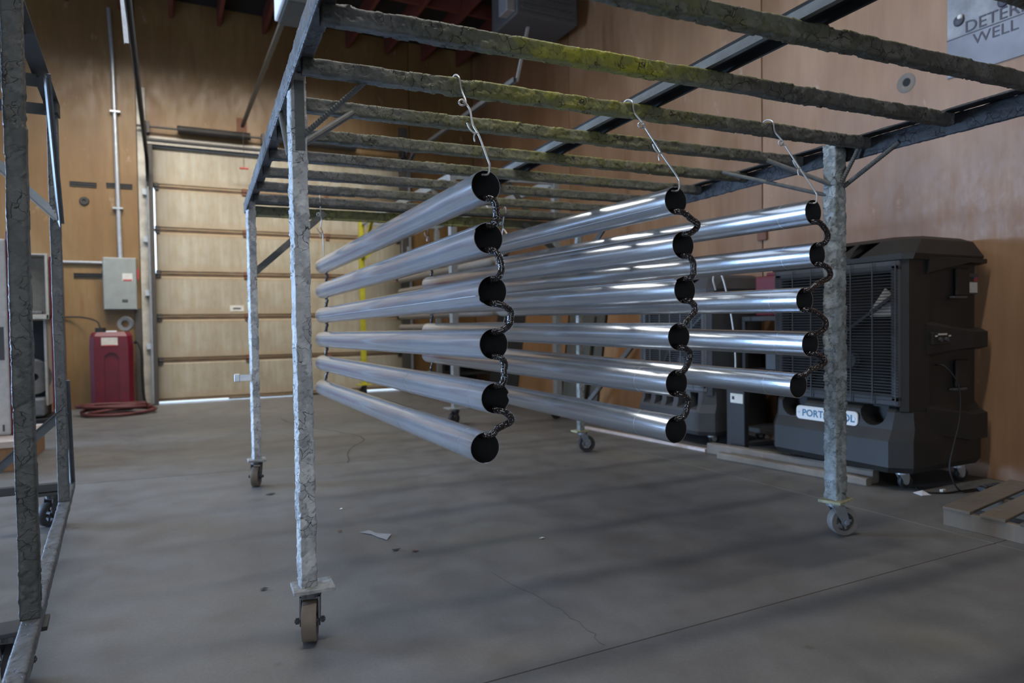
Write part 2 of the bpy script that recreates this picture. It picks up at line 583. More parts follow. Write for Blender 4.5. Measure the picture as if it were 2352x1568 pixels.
def cells(s, t, cs, ct, seed, nt_):
    gs, gt = s/cs, t/ct
    i0, j0 = np.floor(gs), np.floor(gt)
    F1 = np.full(s.shape, 9.); F2 = np.full(s.shape, 9.)
    cid = np.zeros(s.shape); ox = np.zeros(s.shape); oy = np.zeros(s.shape)
    for di in (-1, 0, 1):
        for dj in (-1, 0, 1):
            i, j = i0+di, j0+dj
            jw = np.mod(j, nt_)
            px = i+0.1+0.8*h32(i, jw, seed); py = j+0.1+0.8*h32(i, jw, seed+11)
            dx, dy = gs-px, gt-py
            d = np.sqrt(dx*dx+dy*dy)
            c = h32(i, jw, seed+23)
            n = d < F1
            F2 = np.where(n, F1, np.minimum(F2, d))
            cid = np.where(n, c, cid); ox = np.where(n, dx, ox); oy = np.where(n, dy, oy)
            F1 = np.where(n, d, F1)
    return cid, F2-F1, ox, oy

def flaky_bar(name, p0, p1, w, h, parent, seed, upv=(0,0,1), amp=0.003, cell=0.035, tones=None, yellow=None, res=0.006, rim=0.5, wrinkle=0.0):
    """square tube under thick cracked paint; a mesh of its own, each flake lifted by its own height"""
    p0, p1 = Vector(p0), Vector(p1)
    L = (p1-p0).length
    d = (p1-p0).normalized(); a = d.cross(Vector(upv))
    if a.length < 1e-4: a = d.cross(Vector((1, 0, 0)))
    a.normalize(); b = a.cross(d).normalized()
    k = 7
    # perimeter of a rounded rectangle
    rr = 0.006
    per, nor = [], []
    corners = [(w/2-rr, h/2-rr, 0), (-w/2+rr, h/2-rr, 90), (-w/2+rr, -h/2+rr, 180), (w/2-rr, -h/2+rr, 270)]
    for ci, (cx, cy, a0) in enumerate(corners):
        for q in range(3):
            t = R(a0+q*45)
            per.append((cx+rr*math.cos(t), cy+rr*math.sin(t))); nor.append((math.cos(t), math.sin(t)))
        nx, ny, na = corners[(ci+1) % 4]
        t = R(a0+90)
        e0 = (cx+rr*math.cos(t), cy+rr*math.sin(t)); e1 = (nx+rr*math.cos(t), ny+rr*math.sin(t))
        for q in range(1, k):
            f = q/k
            per.append((e0[0]+(e1[0]-e0[0])*f, e0[1]+(e1[1]-e0[1])*f)); nor.append((math.cos(t), math.sin(t)))
    per = np.array(per); nor = np.array(nor)
    seglen = np.linalg.norm(np.roll(per, -1, 0)-per, axis=1)
    tt = np.concatenate([[0], np.cumsum(seglen)[:-1]]); P = seglen.sum()
    m = max(2, int(L/res)+1)
    ss = np.linspace(0, L, m)
    Sg, Tg = np.meshgrid(ss, tt, indexing='ij')
    ntc = max(3, round(P/cell)); ct = P/ntc
    wob = 0.25*cell*np.sin(Sg*61+seed)*np.cos(Tg*83+seed*1.7)+0.15*cell*np.sin(Sg*170+Tg*140)
    c1, e1, ox, oy = cells(Sg+wob, Tg+wob, cell*1.7, ct, seed, ntc)
    n2 = ntc*3
    c2, e2, ox2, oy2 = cells(Sg+wob*0.5, Tg+wob*0.5, cell*0.5, P/n2, seed+5, n2)
    th = c1*6.283
    H = amp*(c1*1.2-0.3) + amp*0.8*(ox*np.cos(th)+oy*np.sin(th)) + amp*0.35*c2*(c1 > 0.5)
    big = 0.5+0.5*np.sin(Sg*5.3+seed)*np.sin(Sg*2.1+seed*3.1)
    H = H*(0.55+0.9*big)
    if wrinkle:
        H = H + wrinkle*np.sin(Sg*420+6*np.sin(Tg*90+Sg*31)+seed)*(0.3+0.7*big)*np.clip(np.sin(Sg*9+seed*0.7)+0.4, 0, 1)
        H = H + wrinkle*1.3*(c2-0.5)*np.clip(np.sin(Sg*6.1+seed*1.9)+0.3, 0, 1)
    crack = (e1 < 0.07) & (c2+c1 > 1.1)
    crack2 = (e2 < 0.1) & (c1 > 0.62)
    H = np.where(crack, H-amp*0.5, H)
    X = per[None, :, 0] + nor[None, :, 0]*H
    Yv = per[None, :, 1] + nor[None, :, 1]*H
    A, B, D = np.array(a), np.array(b), np.array(d)
    V = np.array(p0)[None, None] + X[..., None]*A + Yv[..., None]*B + Sg[..., None]*D
    n = len(per)
    V = V.reshape(-1, 3)
    idx = np.arange(m*n).reshape(m, n)
    q = np.stack([idx[1:, :], np.roll(idx, -1, 1)[1:, :], np.roll(idx, -1, 1)[:-1, :], idx[:-1, :]], -1).reshape(-1, 4)
    faces = q.tolist() + [list(range(n)), list(range(m*n-1, (m-1)*n-1, -1))]
    lo, hi = V.min(0), V.max(0)
    org = Vector(((lo[0]+hi[0])/2, (lo[1]+hi[1])/2, lo[2]))
    me = bpy.data.meshes.new(name)
    me.from_pydata((V-np.array(org)).tolist(), [], faces)
    # colour of every flake
    tones = tones or [(0.2, 0.195, 0.18), (0.26, 0.25, 0.235), (0.16, 0.158, 0.15)]
    T = np.array(tones)
    pick = (c1*len(tones)).astype(int).clip(0, len(tones)-1)
    Cc = T[pick]*(0.92+0.16*c2[..., None])
    if yellow:
        wgt = yellow(Sg, nor[None, :, 1]*np.ones_like(Sg), nor[None, :, 0]*np.ones_like(Sg), c1)
        Cc = Cc*(1-wgt[..., None]) + np.array((0.34, 0.33, 0.035))*wgt[..., None]
    Cc = np.where(crack[..., None], Cc*0.6, Cc)
    col = np.ones((m*n, 4), np.float32); col[:, :3] = Cc.reshape(-1, 3)
    at = me.color_attributes.new('paint', 'FLOAT_COLOR', 'POINT')
    at.data.foreach_set('color', col.ravel())
    me.materials.append(MATS['flaking_paint'])
    me.polygons.foreach_set('use_smooth', [True]*len(me.polygons))
    me.update()
    o = bpy.data.objects.new(name, me)
    COL.objects.link(o)
    place(o, org, parent)
    return o

# ================================================================== THE ROOM
XR, YB, ZC = 5.45, 12.4, 6.2          # right wall, back wall, underside of joists
XL, YF = -9.2, -6.0

# ---- floor: a bed with poured slabs, saw-cut joints open between them
mb = MB(); mb.box((XL-0.3, YF-0.3, -0.3), (XR+0.3, YB+0.3, -0.03))
floor = struct(mb.build('floor', 'joint_dark'))
def slab(poly, name='concrete_slab', inset=0.004):
    c = sum((Vector((*p, 0)) for p in poly), Vector())/len(poly)
    q = []
    for p in poly:
        d = Vector((*p, 0))-c
        q.append((p[0]-inset*(1 if d.x > 0 else -1), p[1]-inset*(1 if d.y > 0 else -1)))
    m = MB()
    n = len(q)
    m.add([(x, y, -0.03) for x, y in q]+[(x, y, 0) for x, y in q],
          [tuple(range(n-1, -1, -1)), tuple(range(n, 2*n))]+[(i, (i+1) % n, (i+1) % n+n, i+n) for i in range(n)])
    return m.build(name, 'concrete', floor, origin=(0, 0, -0.03))
jx0, jx1 = -1.75, 3.9
def jy(x): return 6.24-0.121*x*0.93
for xa, xb in ((XL, jx0), (jx0, jx1), (jx1, XR)):
    ya, yb = jy(xa), jy(xb)
    slab([(xa, YF), (xb, YF), (xb, -2.05), (xa, -2.05)])
    slab([(xa, -2.05), (xb, -2.05), (xb, 2.07), (xa, 2.07)])
    slab([(xa, 2.07), (xb, 2.07), (xb, yb), (xa, ya)])
    slab([(xa, ya), (xb, yb), (xb, YB+0.3), (xa, YB+0.3)])
plain('joint_filler', (0.075, 0.06, 0.048), 0.85)
plain('joint_filler_pale', (0.25, 0.235, 0.21), 0.85)
def filler(p0, p1, mat, w=0.011):
    m = MB(); m.bar((*p0, -0.006), (*p1, -0.006), w, 0.01)
    m.build('joint_filler', mat, floor)
for yy in (-2.05, 2.07): filler((XL, yy), (XR, yy), 'joint_filler')
filler((XL, jy(XL)), (XR, jy(XR)), 'joint_filler')
filler((jx1, YF), (jx1, YB+0.2), 'joint_filler_pale', 0.012)
filler((jx0, YF), (jx0, YB+0.2), 'joint_filler')
# the wandering shrinkage cracks
def crack(pts, w):
    m = MB()
    P = cat([(x, y, 0.0008) for x, y in pts], 6)
    for i, p in enumerate(P):
        p.x += random.uniform(-1, 1)*0.012; p.y += random.uniform(-1, 1)*0.012
    for a, b in zip(P[:-1], P[1:]):
        m.bar(a, b, w*random.uniform(0.5, 1.2), 0.0012)
    return m.build('crack', 'joint_filler', floor)
crack([(1.40, 6.05), (1.58, 6.7), (1.86, 7.3), (1.72, 7.9), (1.45, 8.6), (1.3, 9.4)], 0.012)
crack([(1.42, 2.09), (1.45, 2.32), (1.42, 2.6), (1.38, 3.0)], 0.0015)
# apron outside the roll-up door and outside the open shop door
mb = MB(); mb.box((-3, YB+0.3, -0.3), (8, YB+14, -0.01))
o = struct(mb.build('trim_1', 'outdoor_concrete'))
mb = MB(); mb.box((XL-14, 0, -0.3), (XL-0.3, 16, -0.01))
struct(mb.build('trim_2', 'outdoor_concrete'))

# ---- walls
DX0, DX1, DZ = -0.16, 3.95, 4.17       # roll-up door opening in the back wall
def backing(name, boxes):
    m = MB()
    for a, b in boxes: m.box(a, b)
    return struct(m.build(name, 'joint_dark'))
wall_back = backing('wall_back', [((XL, YB+0.03, 0), (DX0, YB+0.25, 7)), ((DX1, YB+0.03, 0), (XR+0.3, YB+0.25, 7)), ((DX0, YB+0.03, DZ), (DX1, YB+0.25, 7))])
wall_right = backing('wall_right', [((XR+0.03, YF, 0), (XR+0.3, YB+0.25, 7))])
def sheet(parent, a, b, mat, name='plywood_sheet'):
    m = MB(); m.cbox(a, b, 0.003)
    return m.build(name, mat, parent)
g = 0.008
for ya, yb in ((-6, -2.33), (-2.33, 1.38), (1.38, 5.09), (5.09, 8.80), (8.80, 12.4)):
    sheet(wall_right, (XR, ya+g, 0.0), (XR+0.028, yb-g, 6.6), 'plywood_right')
for xa, xb, mt_ in ((-9.2, -6.0, 'machine_white'), (-6.0, -2.6, 'machine_white'), (-2.6, DX0-0.2, 'plywood_back')):  # two left sheets whitened, out of view, to brighten the pipe reflections
    sheet(wall_back, (xa+g, YB, 0.0), (xb-g, YB+0.028, 6.6), mt_)
sheet(wall_back, (DX0-0.2+g, YB, DZ+0.02), (2.2-g, YB+0.028, 6.6), 'plywood_back')
sheet(wall_back, (2.2+g, YB, DZ+0.02), (DX1+0.2-g, YB+0.028, 6.6), 'plywood_back')
sheet(wall_back, (DX1+0.2+g, YB, 0.0), (XR-0.004, YB+0.028, 6.6), 'plywood_back')
# left wall with the open shop door, front wall behind the camera
mb = MB()
OY0, OY1, OZ = 8.6, 11.6, 3.5
mb.box((XL-0.25, YF, 0), (XL, OY0, 7)); mb.box((XL-0.25, OY1, 0), (XL, YB+0.25, 7)); mb.box((XL-0.25, OY0, OZ), (XL, OY1, 7))
struct(mb.build('wall_left', 'wall_plain'))
mb = MB(); mb.box((-3.62, 8.9, 0), (-3.5, YB, 6.2)); struct(mb.build('blocker_wall', 'machine_white'))  # added wall out of view, blocks the daylight; white for pipe reflections
mb = MB(); mb.box((XL-0.25, YF-0.25, 0), (-4.0, YF, 7)); mb.box((0.0, YF-0.25, 0), (XR+0.3, YF, 7)); mb.box((-4.0, YF-0.25, 3.35), (0.0, YF, 7))
struct(mb.build('wall_front', 'wall_plain'))

# ---- ceiling: dark deck on red joists
mb = MB(); mb.box((XL-0.25, YF-0.25, 6.52), (XR+0.3, YB+0.25, 6.7))
ceiling = struct(mb.build('ceiling', 'ceiling_dark'))
mb = MB(); mb.cbox((-0.03, YF, 6.22), (0.03, YB-0.01, 6.52), 0.004)
j0 = mb.build('joist', 'joist_red', ceiling)
xs = [5.14-0.71*k for k in range(20)]
for i, x in enumerate(xs):
    p = Vector((x, wloc(j0).y, 6.22))
    if i == 0: place(j0, p, ceiling)
    else: twin(j0, p, ceiling)
mb = MB(); mb.box((XL, 10.4, 6.3), (XR, 10.46, 6.52))
b0 = mb.build('bridging', 'joist_red', ceiling)
twin(b0, Vector((wloc(b0).x, 8.2, 6.3)), ceiling)
# lamp housings of the high-bay lights (the lights stand in their mouths)
def lamp_housing(x, y, z, hx, hy, label):
    e = empty('linear_lamp', (x, y, z))
    tag(e, label, 'lamp')
    m = MB()
    m.box((x-hx, y-hy, z+0.06), (x+hx, y+hy, z+0.07))
    m.box((x-hx, y-hy, z+0.005), (x-hx+0.006, y+hy, z+0.06)); m.box((x+hx-0.006, y-hy, z+0.005), (x+hx, y+hy, z+0.06))
    m.box((x-hx, y-hy, z+0.005), (x+hx, y-hy+0.006, z+0.06)); m.box((x-hx, y+hy-0.006, z+0.005), (x+hx, y+hy, z+0.06))
    m.build('reflector', 'plate_white', e)
    for s in (-1, 1):
        px, py = x+s*hx*0.8*(hx > hy), y+s*hy*0.8*(hy > hx)
        m = MB(); m.bar((px, py, z+0.07), (px, py, 6.52), 0.012, 0.012)
        m.build('hanger_rod', 'galvanised', e)
lamp_housing(1.5, 2.1, 5.99, 1.75, 0.15, 'long lamp hung across the shop above the pipe rack')
lamp_housing(0.3, 8.8, 5.91, 2.35, 0.38, 'long lamp hung near the roll-up door')
e = tag(empty('wall_washer', (0.6, 9.6, 6.0)), 'long lamp tilted towards the roll-up door', 'lamp')
m = MB(); m.bar((-1.75, 9.66, 6.04), (2.95, 9.66, 6.04), 0.5, 0.03, (0, -math.sin(R(36)), math.cos(R(36)))); m.build('reflector', 'plate_white', e)
for x in (-1.2, 2.4):
    m = MB(); m.bar((x, 9.65, 6.05), (x, 9.65, 6.52), 0.012, 0.012); m.build('hanger_rod', 'galvanised', e)
# added white strips out of view behind the blue reflection light
m = MB()
for k in range(10):
    y = 9.0+0.31*k
    m.box((-3.49, y, 0.05), (-3.47, y+0.3, 3.3))
struct(m.build('added_strips', 'machine_white'))
# frame of the translucent roof panel
mb = MB()
for x in (-3.45, -0.92, 1.61): mb.box((x, 2.06, 6.09), (x+0.04, 7.74, 6.22))
for y in (2.06, 7.7): mb.box((-3.45, y, 6.09), (1.65, y+0.04, 6.22))
mb.box((-3.45, 2.06, 6.12), (1.65, 7.74, 6.14))
struct(mb.build('window_1', 'plate_white'))

# ---- roll-up door
door = struct(empty('door_1', ((DX0+DX1)/2, YB+0.1, 0)))
SH = [0.035, 0.70, 1.405, 2.11, 2.825, 3.52, 4.16]
hw = (DX1-DX0)/2+0.06
def section(z0, z1, gap=0.0):
    m = MB()
    y = YB+0.07
    prof = [(0, 0.0), (0.022, 0.0), (0.03, 0.012), (0.0, 0.04)]
    H = z1-z0-0.006
    c = (DX0+DX1)/2
    rings = []
    for x in (c-hw+gap, c+hw):
        rings.append([(x, y+0.05, z0), (x, y+0.018, z0), (x, y+0.018, z0+0.035), (x, y, z0+0.05), (x, y, z0+H-0.05),
                      (x, y+0.018, z0+H-0.035), (x, y+0.018, z0+H), (x, y+0.05, z0+H)])
    m.loft(rings)
    o = m.build('door_section', 'door_paint', door, origin=(c, y, z0))
    return o
for a, b in zip(SH[:-1], SH[1:]):
    s_ = section(a, b, 0.085 if 1.9 < a < 2.9 else 0.0)
for z in SH[1:-1]:
    m = MB(); m.box((DX0-0.05, YB+0.08, z-0.022), (DX1+0.05, YB+0.1, z+0.014)); m.build('seam_strip', 'seam_rust', door)
    for x in (DX0+0.05, 1.22, 2.6, DX1-0.05):
        m = MB(); m.cbox((x-0.035, YB+0.045, z-0.06), (x+0.035, YB+0.075, z+0.06), 0.006)
        m.tube([(x-0.03, YB+0.04, z), (x+0.03, YB+0.04, z)], 0.012, 8)
        m.build('hinge', 'rust' if 1 < x < 3 else 'track_dark', door)
m = MB(); m.box((1.06-0.11, YB+0.064, 1.50), (1.06+0.11, YB+0.071, 1.60)); m.build('notice_label', 'label_paper', door)
m = MB(); m.box((1.06-0.06, YB+0.061, 1.535), (1.06+0.06, YB+0.0645, 1.56)); m.build('notice_print', 'plastic_grey', door)
m = MB(); m.box((0.9, YB+0.085, 0.016), (2.1, YB+0.115, 0.035)); m.build('bottom_seal', 'black_rubber', door)
m = MB(); m.box((1.95, YB+0.085, 0.0005), (3.25, YB+0.115, 0.035)); m.build('bottom_seal', 'black_rubber', door)
# header board above the door, jamb on the left
m = MB(); m.cbox((DX0-0.16, YB-0.035, DZ-0.0), (DX1+0.1, YB-0.002, DZ+0.13), 0.006); struct(m.build('trim_3', 'door_header'))
m = MB(); m.cbox((DX0-0.2, YB-0.04, 0), (DX0-0.075, YB-0.002, 5.05), 0.006); struct(m.build('trim_4', 'jamb_white'))
m = MB(); m.cbox((DX0-0.07, YB-0.09, 0), (DX0+0.01, YB-0.004, 4.15), 0.006); struct(m.build('trim_5', 'jamb_dark'))
m = MB(); m.cbox((DX1-0.02, YB-0.06, 0), (DX1+0.14, YB-0.002, 4.9), 0.006); struct(m.build('trim_6', 'jamb_dark'))
m = MB(); m.cbox((DX0-0.3, YB-0.06, 0), (DX0-0.205, YB-0.004, 1.55), 0.006); struct(m.build('trim_7', 'jamb_dark'))

# door tracks: a vertical run, a bend, a horizontal run towards the room
def track(x, zt, y_end, label, mat, side):
    e = empty('door_track', (x, YB-0.12, 0))
    tag(e, label, 'track')
    m = MB()
    m.ell((x, YB-0.1, 0.02), (x, YB-0.1, zt-0.35), (0, -1, 0), (side, 0, 0), 0.05, 0.03, 0.004)
    m.build('vertical_run', 'track_steel', e)
    m = MB()
    pts = [(x, YB-0.1-0.45*(1-math.cos(t)), zt-0.45+0.45*math.sin(t)) for t in [R(a) for a in range(0, 91, 10)]] + [(x, y_end, zt)]
    for a, b in zip(pts[:-1], pts[1:]):
        m.bar(a, b, 0.012, 0.06); m.bar(Vector(a)+Vector((side*0.04, 0, 0)), Vector(b)+Vector((side*0.04, 0, 0)), 0.012, 0.06)
        m.bar(Vector(a)+Vector((side*0.02, 0, 0.028)), Vector(b)+Vector((side*0.02, 0, 0.028)), 0.05, 0.008)
    m.build('horizontal_run', mat, e)
    for z in (0.9, 1.75, 2.6, 3.35):
        m = MB(); m.box((x-0.06, YB-0.1, z), (x+0.03, YB-0.05, z+0.09)); m.build('bracket', 'galvanised', e)
    return e
tl = track(-0.245, 3.9, 5.2, 'dark left track of the roll-up door curving into the room', 'track_dark', 1)
m = MB(); m.ell((-0.30, 7.4, 3.9), (-0.44, 7.6, 6.3), (1, 0, 0), (0, 1, 0), 0.04, 0.04, 0.004); m.build('hanger_angle', 'galvanised', tl)
m = MB(); m.ell((-0.26, 6.15, 3.9), (-0.26, 6.15, 6.3), (1, 0, 0), (0, 1, 0), 0.04, 0.04, 0.004); m.build('hanger_angle', 'galvanised', tl)
tr = track(4.1, 4.36, 7.9, 'grey right track of the roll-up door running into the room', 'grey_metal', -1)
m = MB(); m.ell((4.12, 7.95, 4.36), (4.3, 7.95, 5.1), (1, 0, 0), (0, 1, 0), 0.035, 0.035, 0.004); m.build('hanger_angle', 'galvanised', tr)
# torsion shaft with its two springs
e = tag(empty('torsion_spring_shaft', ((DX0+DX1)/2, YB-0.13, 4.42)), 'long dark spring shaft above the roll-up door', 'spring shaft')
m = MB(); m.tube([(DX0-0.2, YB-0.13, 4.42), (DX1+0.15, YB-0.13, 4.42)], 0.017, 10); m.build('shaft', 'track_dark', e, True)
def coil_pts(x0, x1, y, z, r, turns, n=9):
    return [(x0+(x1-x0)*i/(turns*n), y+r*math.cos(i*2*math.pi/n), z+r*math.sin(i*2*math.pi/n)) for i in range(turns*n+1)]
for x0, x1 in ((0.22, 1.32), (1.75, 3.1)):
    m = MB(); m.tube(coil_pts(x0, x1, YB-0.13, 4.42, 0.055, 46), 0.012, 6); m.build('spring', 'track_dark', e, True)
for x in (DX0-0.1, DX1+0.05):
    m = MB(); m.lathe([(0.02, -0.03), (0.09, -0.03), (0.07, 0), (0.09, 0.03), (0.02, 0.03)], (x, YB-0.13, 4.42), (1, 0, 0), 20); m.build('cable_drum', 'track_dark', e, True)
for x in (DX0-0.04, 1.52, DX1+0.02):
    m = MB(); m.box((x-0.02, YB-0.16, 4.32), (x+0.02, YB-0.001, 4.5)); m.build('bearing_bracket', 'track_dark', e)
m = MB(); m.bar((DX0-0.1, YB-0.05, 4.24), (DX1, YB-0.05, 4.24), 0.04, 0.03); m.build('strut', 'track_dark', e)
# door opener
e = tag(empty('door_opener', (1.19, 7.0, 4.2)), 'grey opener motor with long rail over the roll-up door', 'door opener')
m = MB(); m.ell((1.19, 7.6, 4.56), (1.17, YB-0.16, 4.55), (1, 0, 0), (0, 0, 1), 0.05, 0.05, 0.008); m.build('rail', 'track_dark', e)
m = MB(); m.cbox((1.12, 7.0, 4.4), (1.58, 7.6, 4.8), 0.015); m.build('motor_housing', 'opener_grey', e)
m = MB(); m.cbox((1.08, 7.03, 4.42), (1.118, 7.57, 4.78), 0.012); m.build('light_lens', 'plate_white', e)
for y in (7.1, 7.5):
    m = MB(); m.bar((1.3, y, 4.8), (1.3, y, 6.5), 0.03, 0.004); m.build('hanger_strap', 'galvanised', e)
m = MB(); m.box((1.12, YB-0.01, 4.4), (1.28, YB, 4.75)); m.build('mount_plate', 'rust', e)
e = tag(empty('release_cord', (1.2, YB-0.2, 3.86)), 'red pull handle on thin cord before the roll-up door', 'pull cord')
m = MB(); m.tube([(1.2, YB-0.2, 3.88), (1.2, YB-0.2, 4.5)], 0.004, 6); m.build('cord', 'wire_dark', e)
m = MB(); m.tube([(1.13, YB-0.2, 3.868), (1.27, YB-0.2, 3.868)], [0.016, 0.016], 8); m.build('handle', 'label_red', e)
# unit heater in the back right corner
e = tag(empty('unit_heater', (4.75, 8.7, 5.4)), 'grey box unit heater hung in the corner under the joists', 'heater')
m = MB(); m.cbox((4.33, 8.3, 5.42), (5.3, 9.1, 6.15), 0.02); m.build('housing', 'heater_grey', e)
m = MB(); m.cbox((4.2, 8.34, 5.46), (4.328, 8.6, 6.1), 0.01); m.build('side_duct', 'galvanised', e)
for i in range(6):
    m = MB(); m.bar((4.4, 8.29, 5.52+0.1*i), (5.22, 8.29, 5.52+0.1*i), 0.012, 0.06, (0, 0.5, 1)); m.build('louver', 'grey_metal', e)
for x in (4.45, 5.2):
    m = MB(); m.bar((x, 8.7, 6.15), (x, 8.7, 6.52), 0.012, 0.012); m.build('hanger_rod', 'galvanised', e)

# ================================================================== THE PIPE RACK
TH = R(2.538)
RU = Vector((math.cos(TH), -math.sin(TH), 0)); RV = Vector((math.sin(TH), math.cos(TH), 0))
RO = 0.3395*RU + 2.7232*RV
def RK(u, v, z): return RO + RU*u + RV*v + Vector((0, 0, z))
RKV = lambda p: RK(p[0], p[1], p[2])
WID, DEP = 2.853, 2.832

def caster(parent, P, heading, zp, rad=0.076, width=0.052, fork_mat='caster_iron', tread='wheel_tread', trail=0.035, bolts=True, plate=None):
    """swivel caster below a plate at height zp; heading = direction the fork trails to"""
    P = Vector(P); hd = Vector((math.cos(heading), math.sin(heading), 0)); ax = Vector((-hd.y, hd.x, 0))
    c = Vector((P.x, P.y, rad)) + hd*trail
    m = MB()
    m.disc((P.x, P.y, zp-0.012), (0, 0, 1), 0.042, 0.022, 20)
    for s in (-1, 1):
        off = ax*(s*(width/2+0.008))
        top = Vector((P.x, P.y, zp-0.02)) + off
        q = [top-hd*0.035, top+hd*0.035, c+off+hd*0.018+Vector((0, 0, 0.012)), c+off+hd*0.004-Vector((0, 0, 0.022)), c+off-hd*0.02-Vector((0, 0, 0.006))]
        t = ax*(0.003)
        n = len(q)
        m.add([p-t for p in q]+[p+t for p in q], [tuple(range(n-1, -1, -1)), tuple(range(n, 2*n))]+[(i, (i+1) % n, (i+1) % n+n, i+n) for i in range(n)])
    m.bar(Vector((P.x, P.y, zp-0.024))-ax*(width/2+0.01), Vector((P.x, P.y, zp-0.024))+ax*(width/2+0.01), 0.07, 0.008)
    fork = m.build('caster_fork', fork_mat, parent)
    m = MB(); h = width/2
    m.lathe([(rad*0.66, -h), (rad*0.97, -h), (rad, -h*0.86), (rad, h*0.86), (rad*0.97, h), (rad*0.66, h), (rad*0.62, h*0.55), (rad*0.62, -h*0.55)], c, ax, 40, 0)
    m.lathe([(0.012, -h*1.05), (0.024, -h*1.05), (0.024, h*1.05), (0.012, h*1.05)], c, ax, 20, 1)
    for k in range(5):
        t = 2*math.pi*k/5
        d = hd*math.cos(t)+Vector((0, 0, 1))*math.sin(t)
        m.bar(c+d*0.018, c+d*rad*0.66, 0.014, h*0.7, ax, 1)
    m.build('wheel', [tread, fork_mat], fork, True)
    if bolts:
        m = MB()
        m.tube([c-ax*(h+0.03), c+ax*(h+0.03)], 0.007, 8)
        for s in (-1, 1): m.disc(c+ax*(s*(h+0.02)), ax, 0.013, 0.012, 6)
        m.build('axle_bolt', fork_mat, fork)
    return fork

rack = tag(empty('pipe_rack', RK(WID/2, DEP/2, 0)), 'large rolling steel rack crusted with flaking grey and yellow paint, metal pipes hanging inside', 'rack')
GREY = [(0.105, 0.106, 0.102), (0.135, 0.135, 0.128), (0.08, 0.081, 0.078)]
POST_L = [(0.46, 0.455, 0.445), (0.53, 0.525, 0.51), (0.37, 0.368, 0.36)]
POST_R = [(0.25, 0.275, 0.27), (0.31, 0.34, 0.345), (0.19, 0.205, 0.195)]
BEAM = [(0.1, 0.102, 0.108), (0.13, 0.131, 0.135), (0.08, 0.081, 0.085)]
ZP, HB = 0.2, 2.10
flaky_bar('post', RK(0, 0, ZP), RK(0, 0, 2.165), 0.058, 0.058, rack, 3, RV-0.2*RU, 0.0032, 0.04, POST_L, res=0.005, wrinkle=0.0016)
flaky_bar('post', RK(0, DEP, ZP), RK(0, DEP, 2.165), 0.056, 0.056, rack, 8, RV-0.3*RU, 0.003, 0.045, POST_L, res=0.008)
flaky_bar('post', RK(WID, 0, ZP), RK(WID, 0, 2.165), 0.082, 0.082, rack, 13, RV, 0.0045, 0.03, POST_R, res=0.006, wrinkle=0.003)
flaky_bar('post', RK(WID, DEP, ZP), RK(WID, DEP, 2.165), 0.054, 0.054, rack, 21, RV, 0.003, 0.045, POST_R, res=0.01)
# long side beams (an angle each: outer leg and top leg), running on over the camera's side
V0, V1 = -2.2, 2.95
flaky_bar('side_beam', RK(-0.034, V0, 2.137), RK(-0.034, V1+0.06, 2.137), 0.012, 0.078, rack, 31, (0, 0, 1), 0.0022, 0.035, BEAM, res=0.007)
flaky_bar('beam_flange', RK(0.006, V0, 2.172), RK(0.006, V1, 2.172), 0.07, 0.012, rack, 33, (0, 0, 1), 0.0016, 0.04, BEAM, res=0.01)
flaky_bar('side_beam', RK(2.91, V0, 2.118), RK(2.91, V1, 2.118), 0.012, 0.095, rack, 35, (0, 0, 1), 0.0018, 0.04, [(0.03, 0.033, 0.04), (0.042, 0.046, 0.054), (0.024, 0.026, 0.032)], res=0.01)
flaky_bar('beam_flange', RK(2.875, V0, 2.172), RK(2.875, V1, 2.172), 0.07, 0.012, rack, 37, (0, 0, 1), 0.0016, 0.04, [(0.03, 0.033, 0.04), (0.04, 0.044, 0.05)], res=0.012)
# rungs
def yel(peak, wid, amt, edge):
    def f(s, nz, na, c):
        base = amt*np.exp(-((s-peak)/wid)**2)
        top = 0.6*edge*(nz > 0.4)*np.exp(-((s-1.5)/1.3)**2)
        lo = edge*0.12*np.exp(-((s-1.6)/1.0)**2)
        return np.clip((base+top+lo)*(0.55+0.7*c), 0, 0.95)
    return f
RUNGS = [(-1.51, 1.0, .5, .2, .3), (-1.06, 1.0, .5, .15, .3), (-0.605, 0.98, 0.36, 1.0, 0.3), (-0.16, 1.1, 0.55, 0.5, 0.45), (0.285, 1.2, .8, .25, .4), (0.745, 1.5, 1.0, .2, .45),
         (1.19, 1.7, 1.0, .15, .4), (1.64, 1.6, 1.0, .1, .35), (2.09, 1.7, 1.0, .12, .35), (2.54, 1.7, .9, .1, .3), (-1.96, 1, .5, .1, .3)]
for i, (v, pk, wd, am, ed) in enumerate(RUNGS):
    near = v < 0.8
    flaky_bar('rung', RK(0.0, v, 2.139), RK(2.905, v, 2.139), 0.05, 0.056, rack, 40+7*i, (0, 0, 1), 0.0032 if near else 0.0026, 0.034, GREY if v < 1 else BEAM,
              yel(pk, wd, am, ed), res=0.0055 if near else 0.009)
# end beam: angle with its top leg towards the room
flaky_bar('end_beam', RK(-0.02, 2.945, 2.11), RK(2.92, 2.945, 2.11), 0.012, 0.085, rack, 140, (0, 0, 1), 0.002, 0.05, [(0.13, 0.13, 0.115), (0.17, 0.165, 0.14)], yel(1.2, 1.2, 0.5, 0.3), res=0.01)
m = MB(); m.box((-0.02, 2.87, 2.16), (2.92, 2.94, 2.172), 0, RKV); m.build('end_flange', 'shaded_channel', rack)  # flange coloured near-black for the shade on its underside
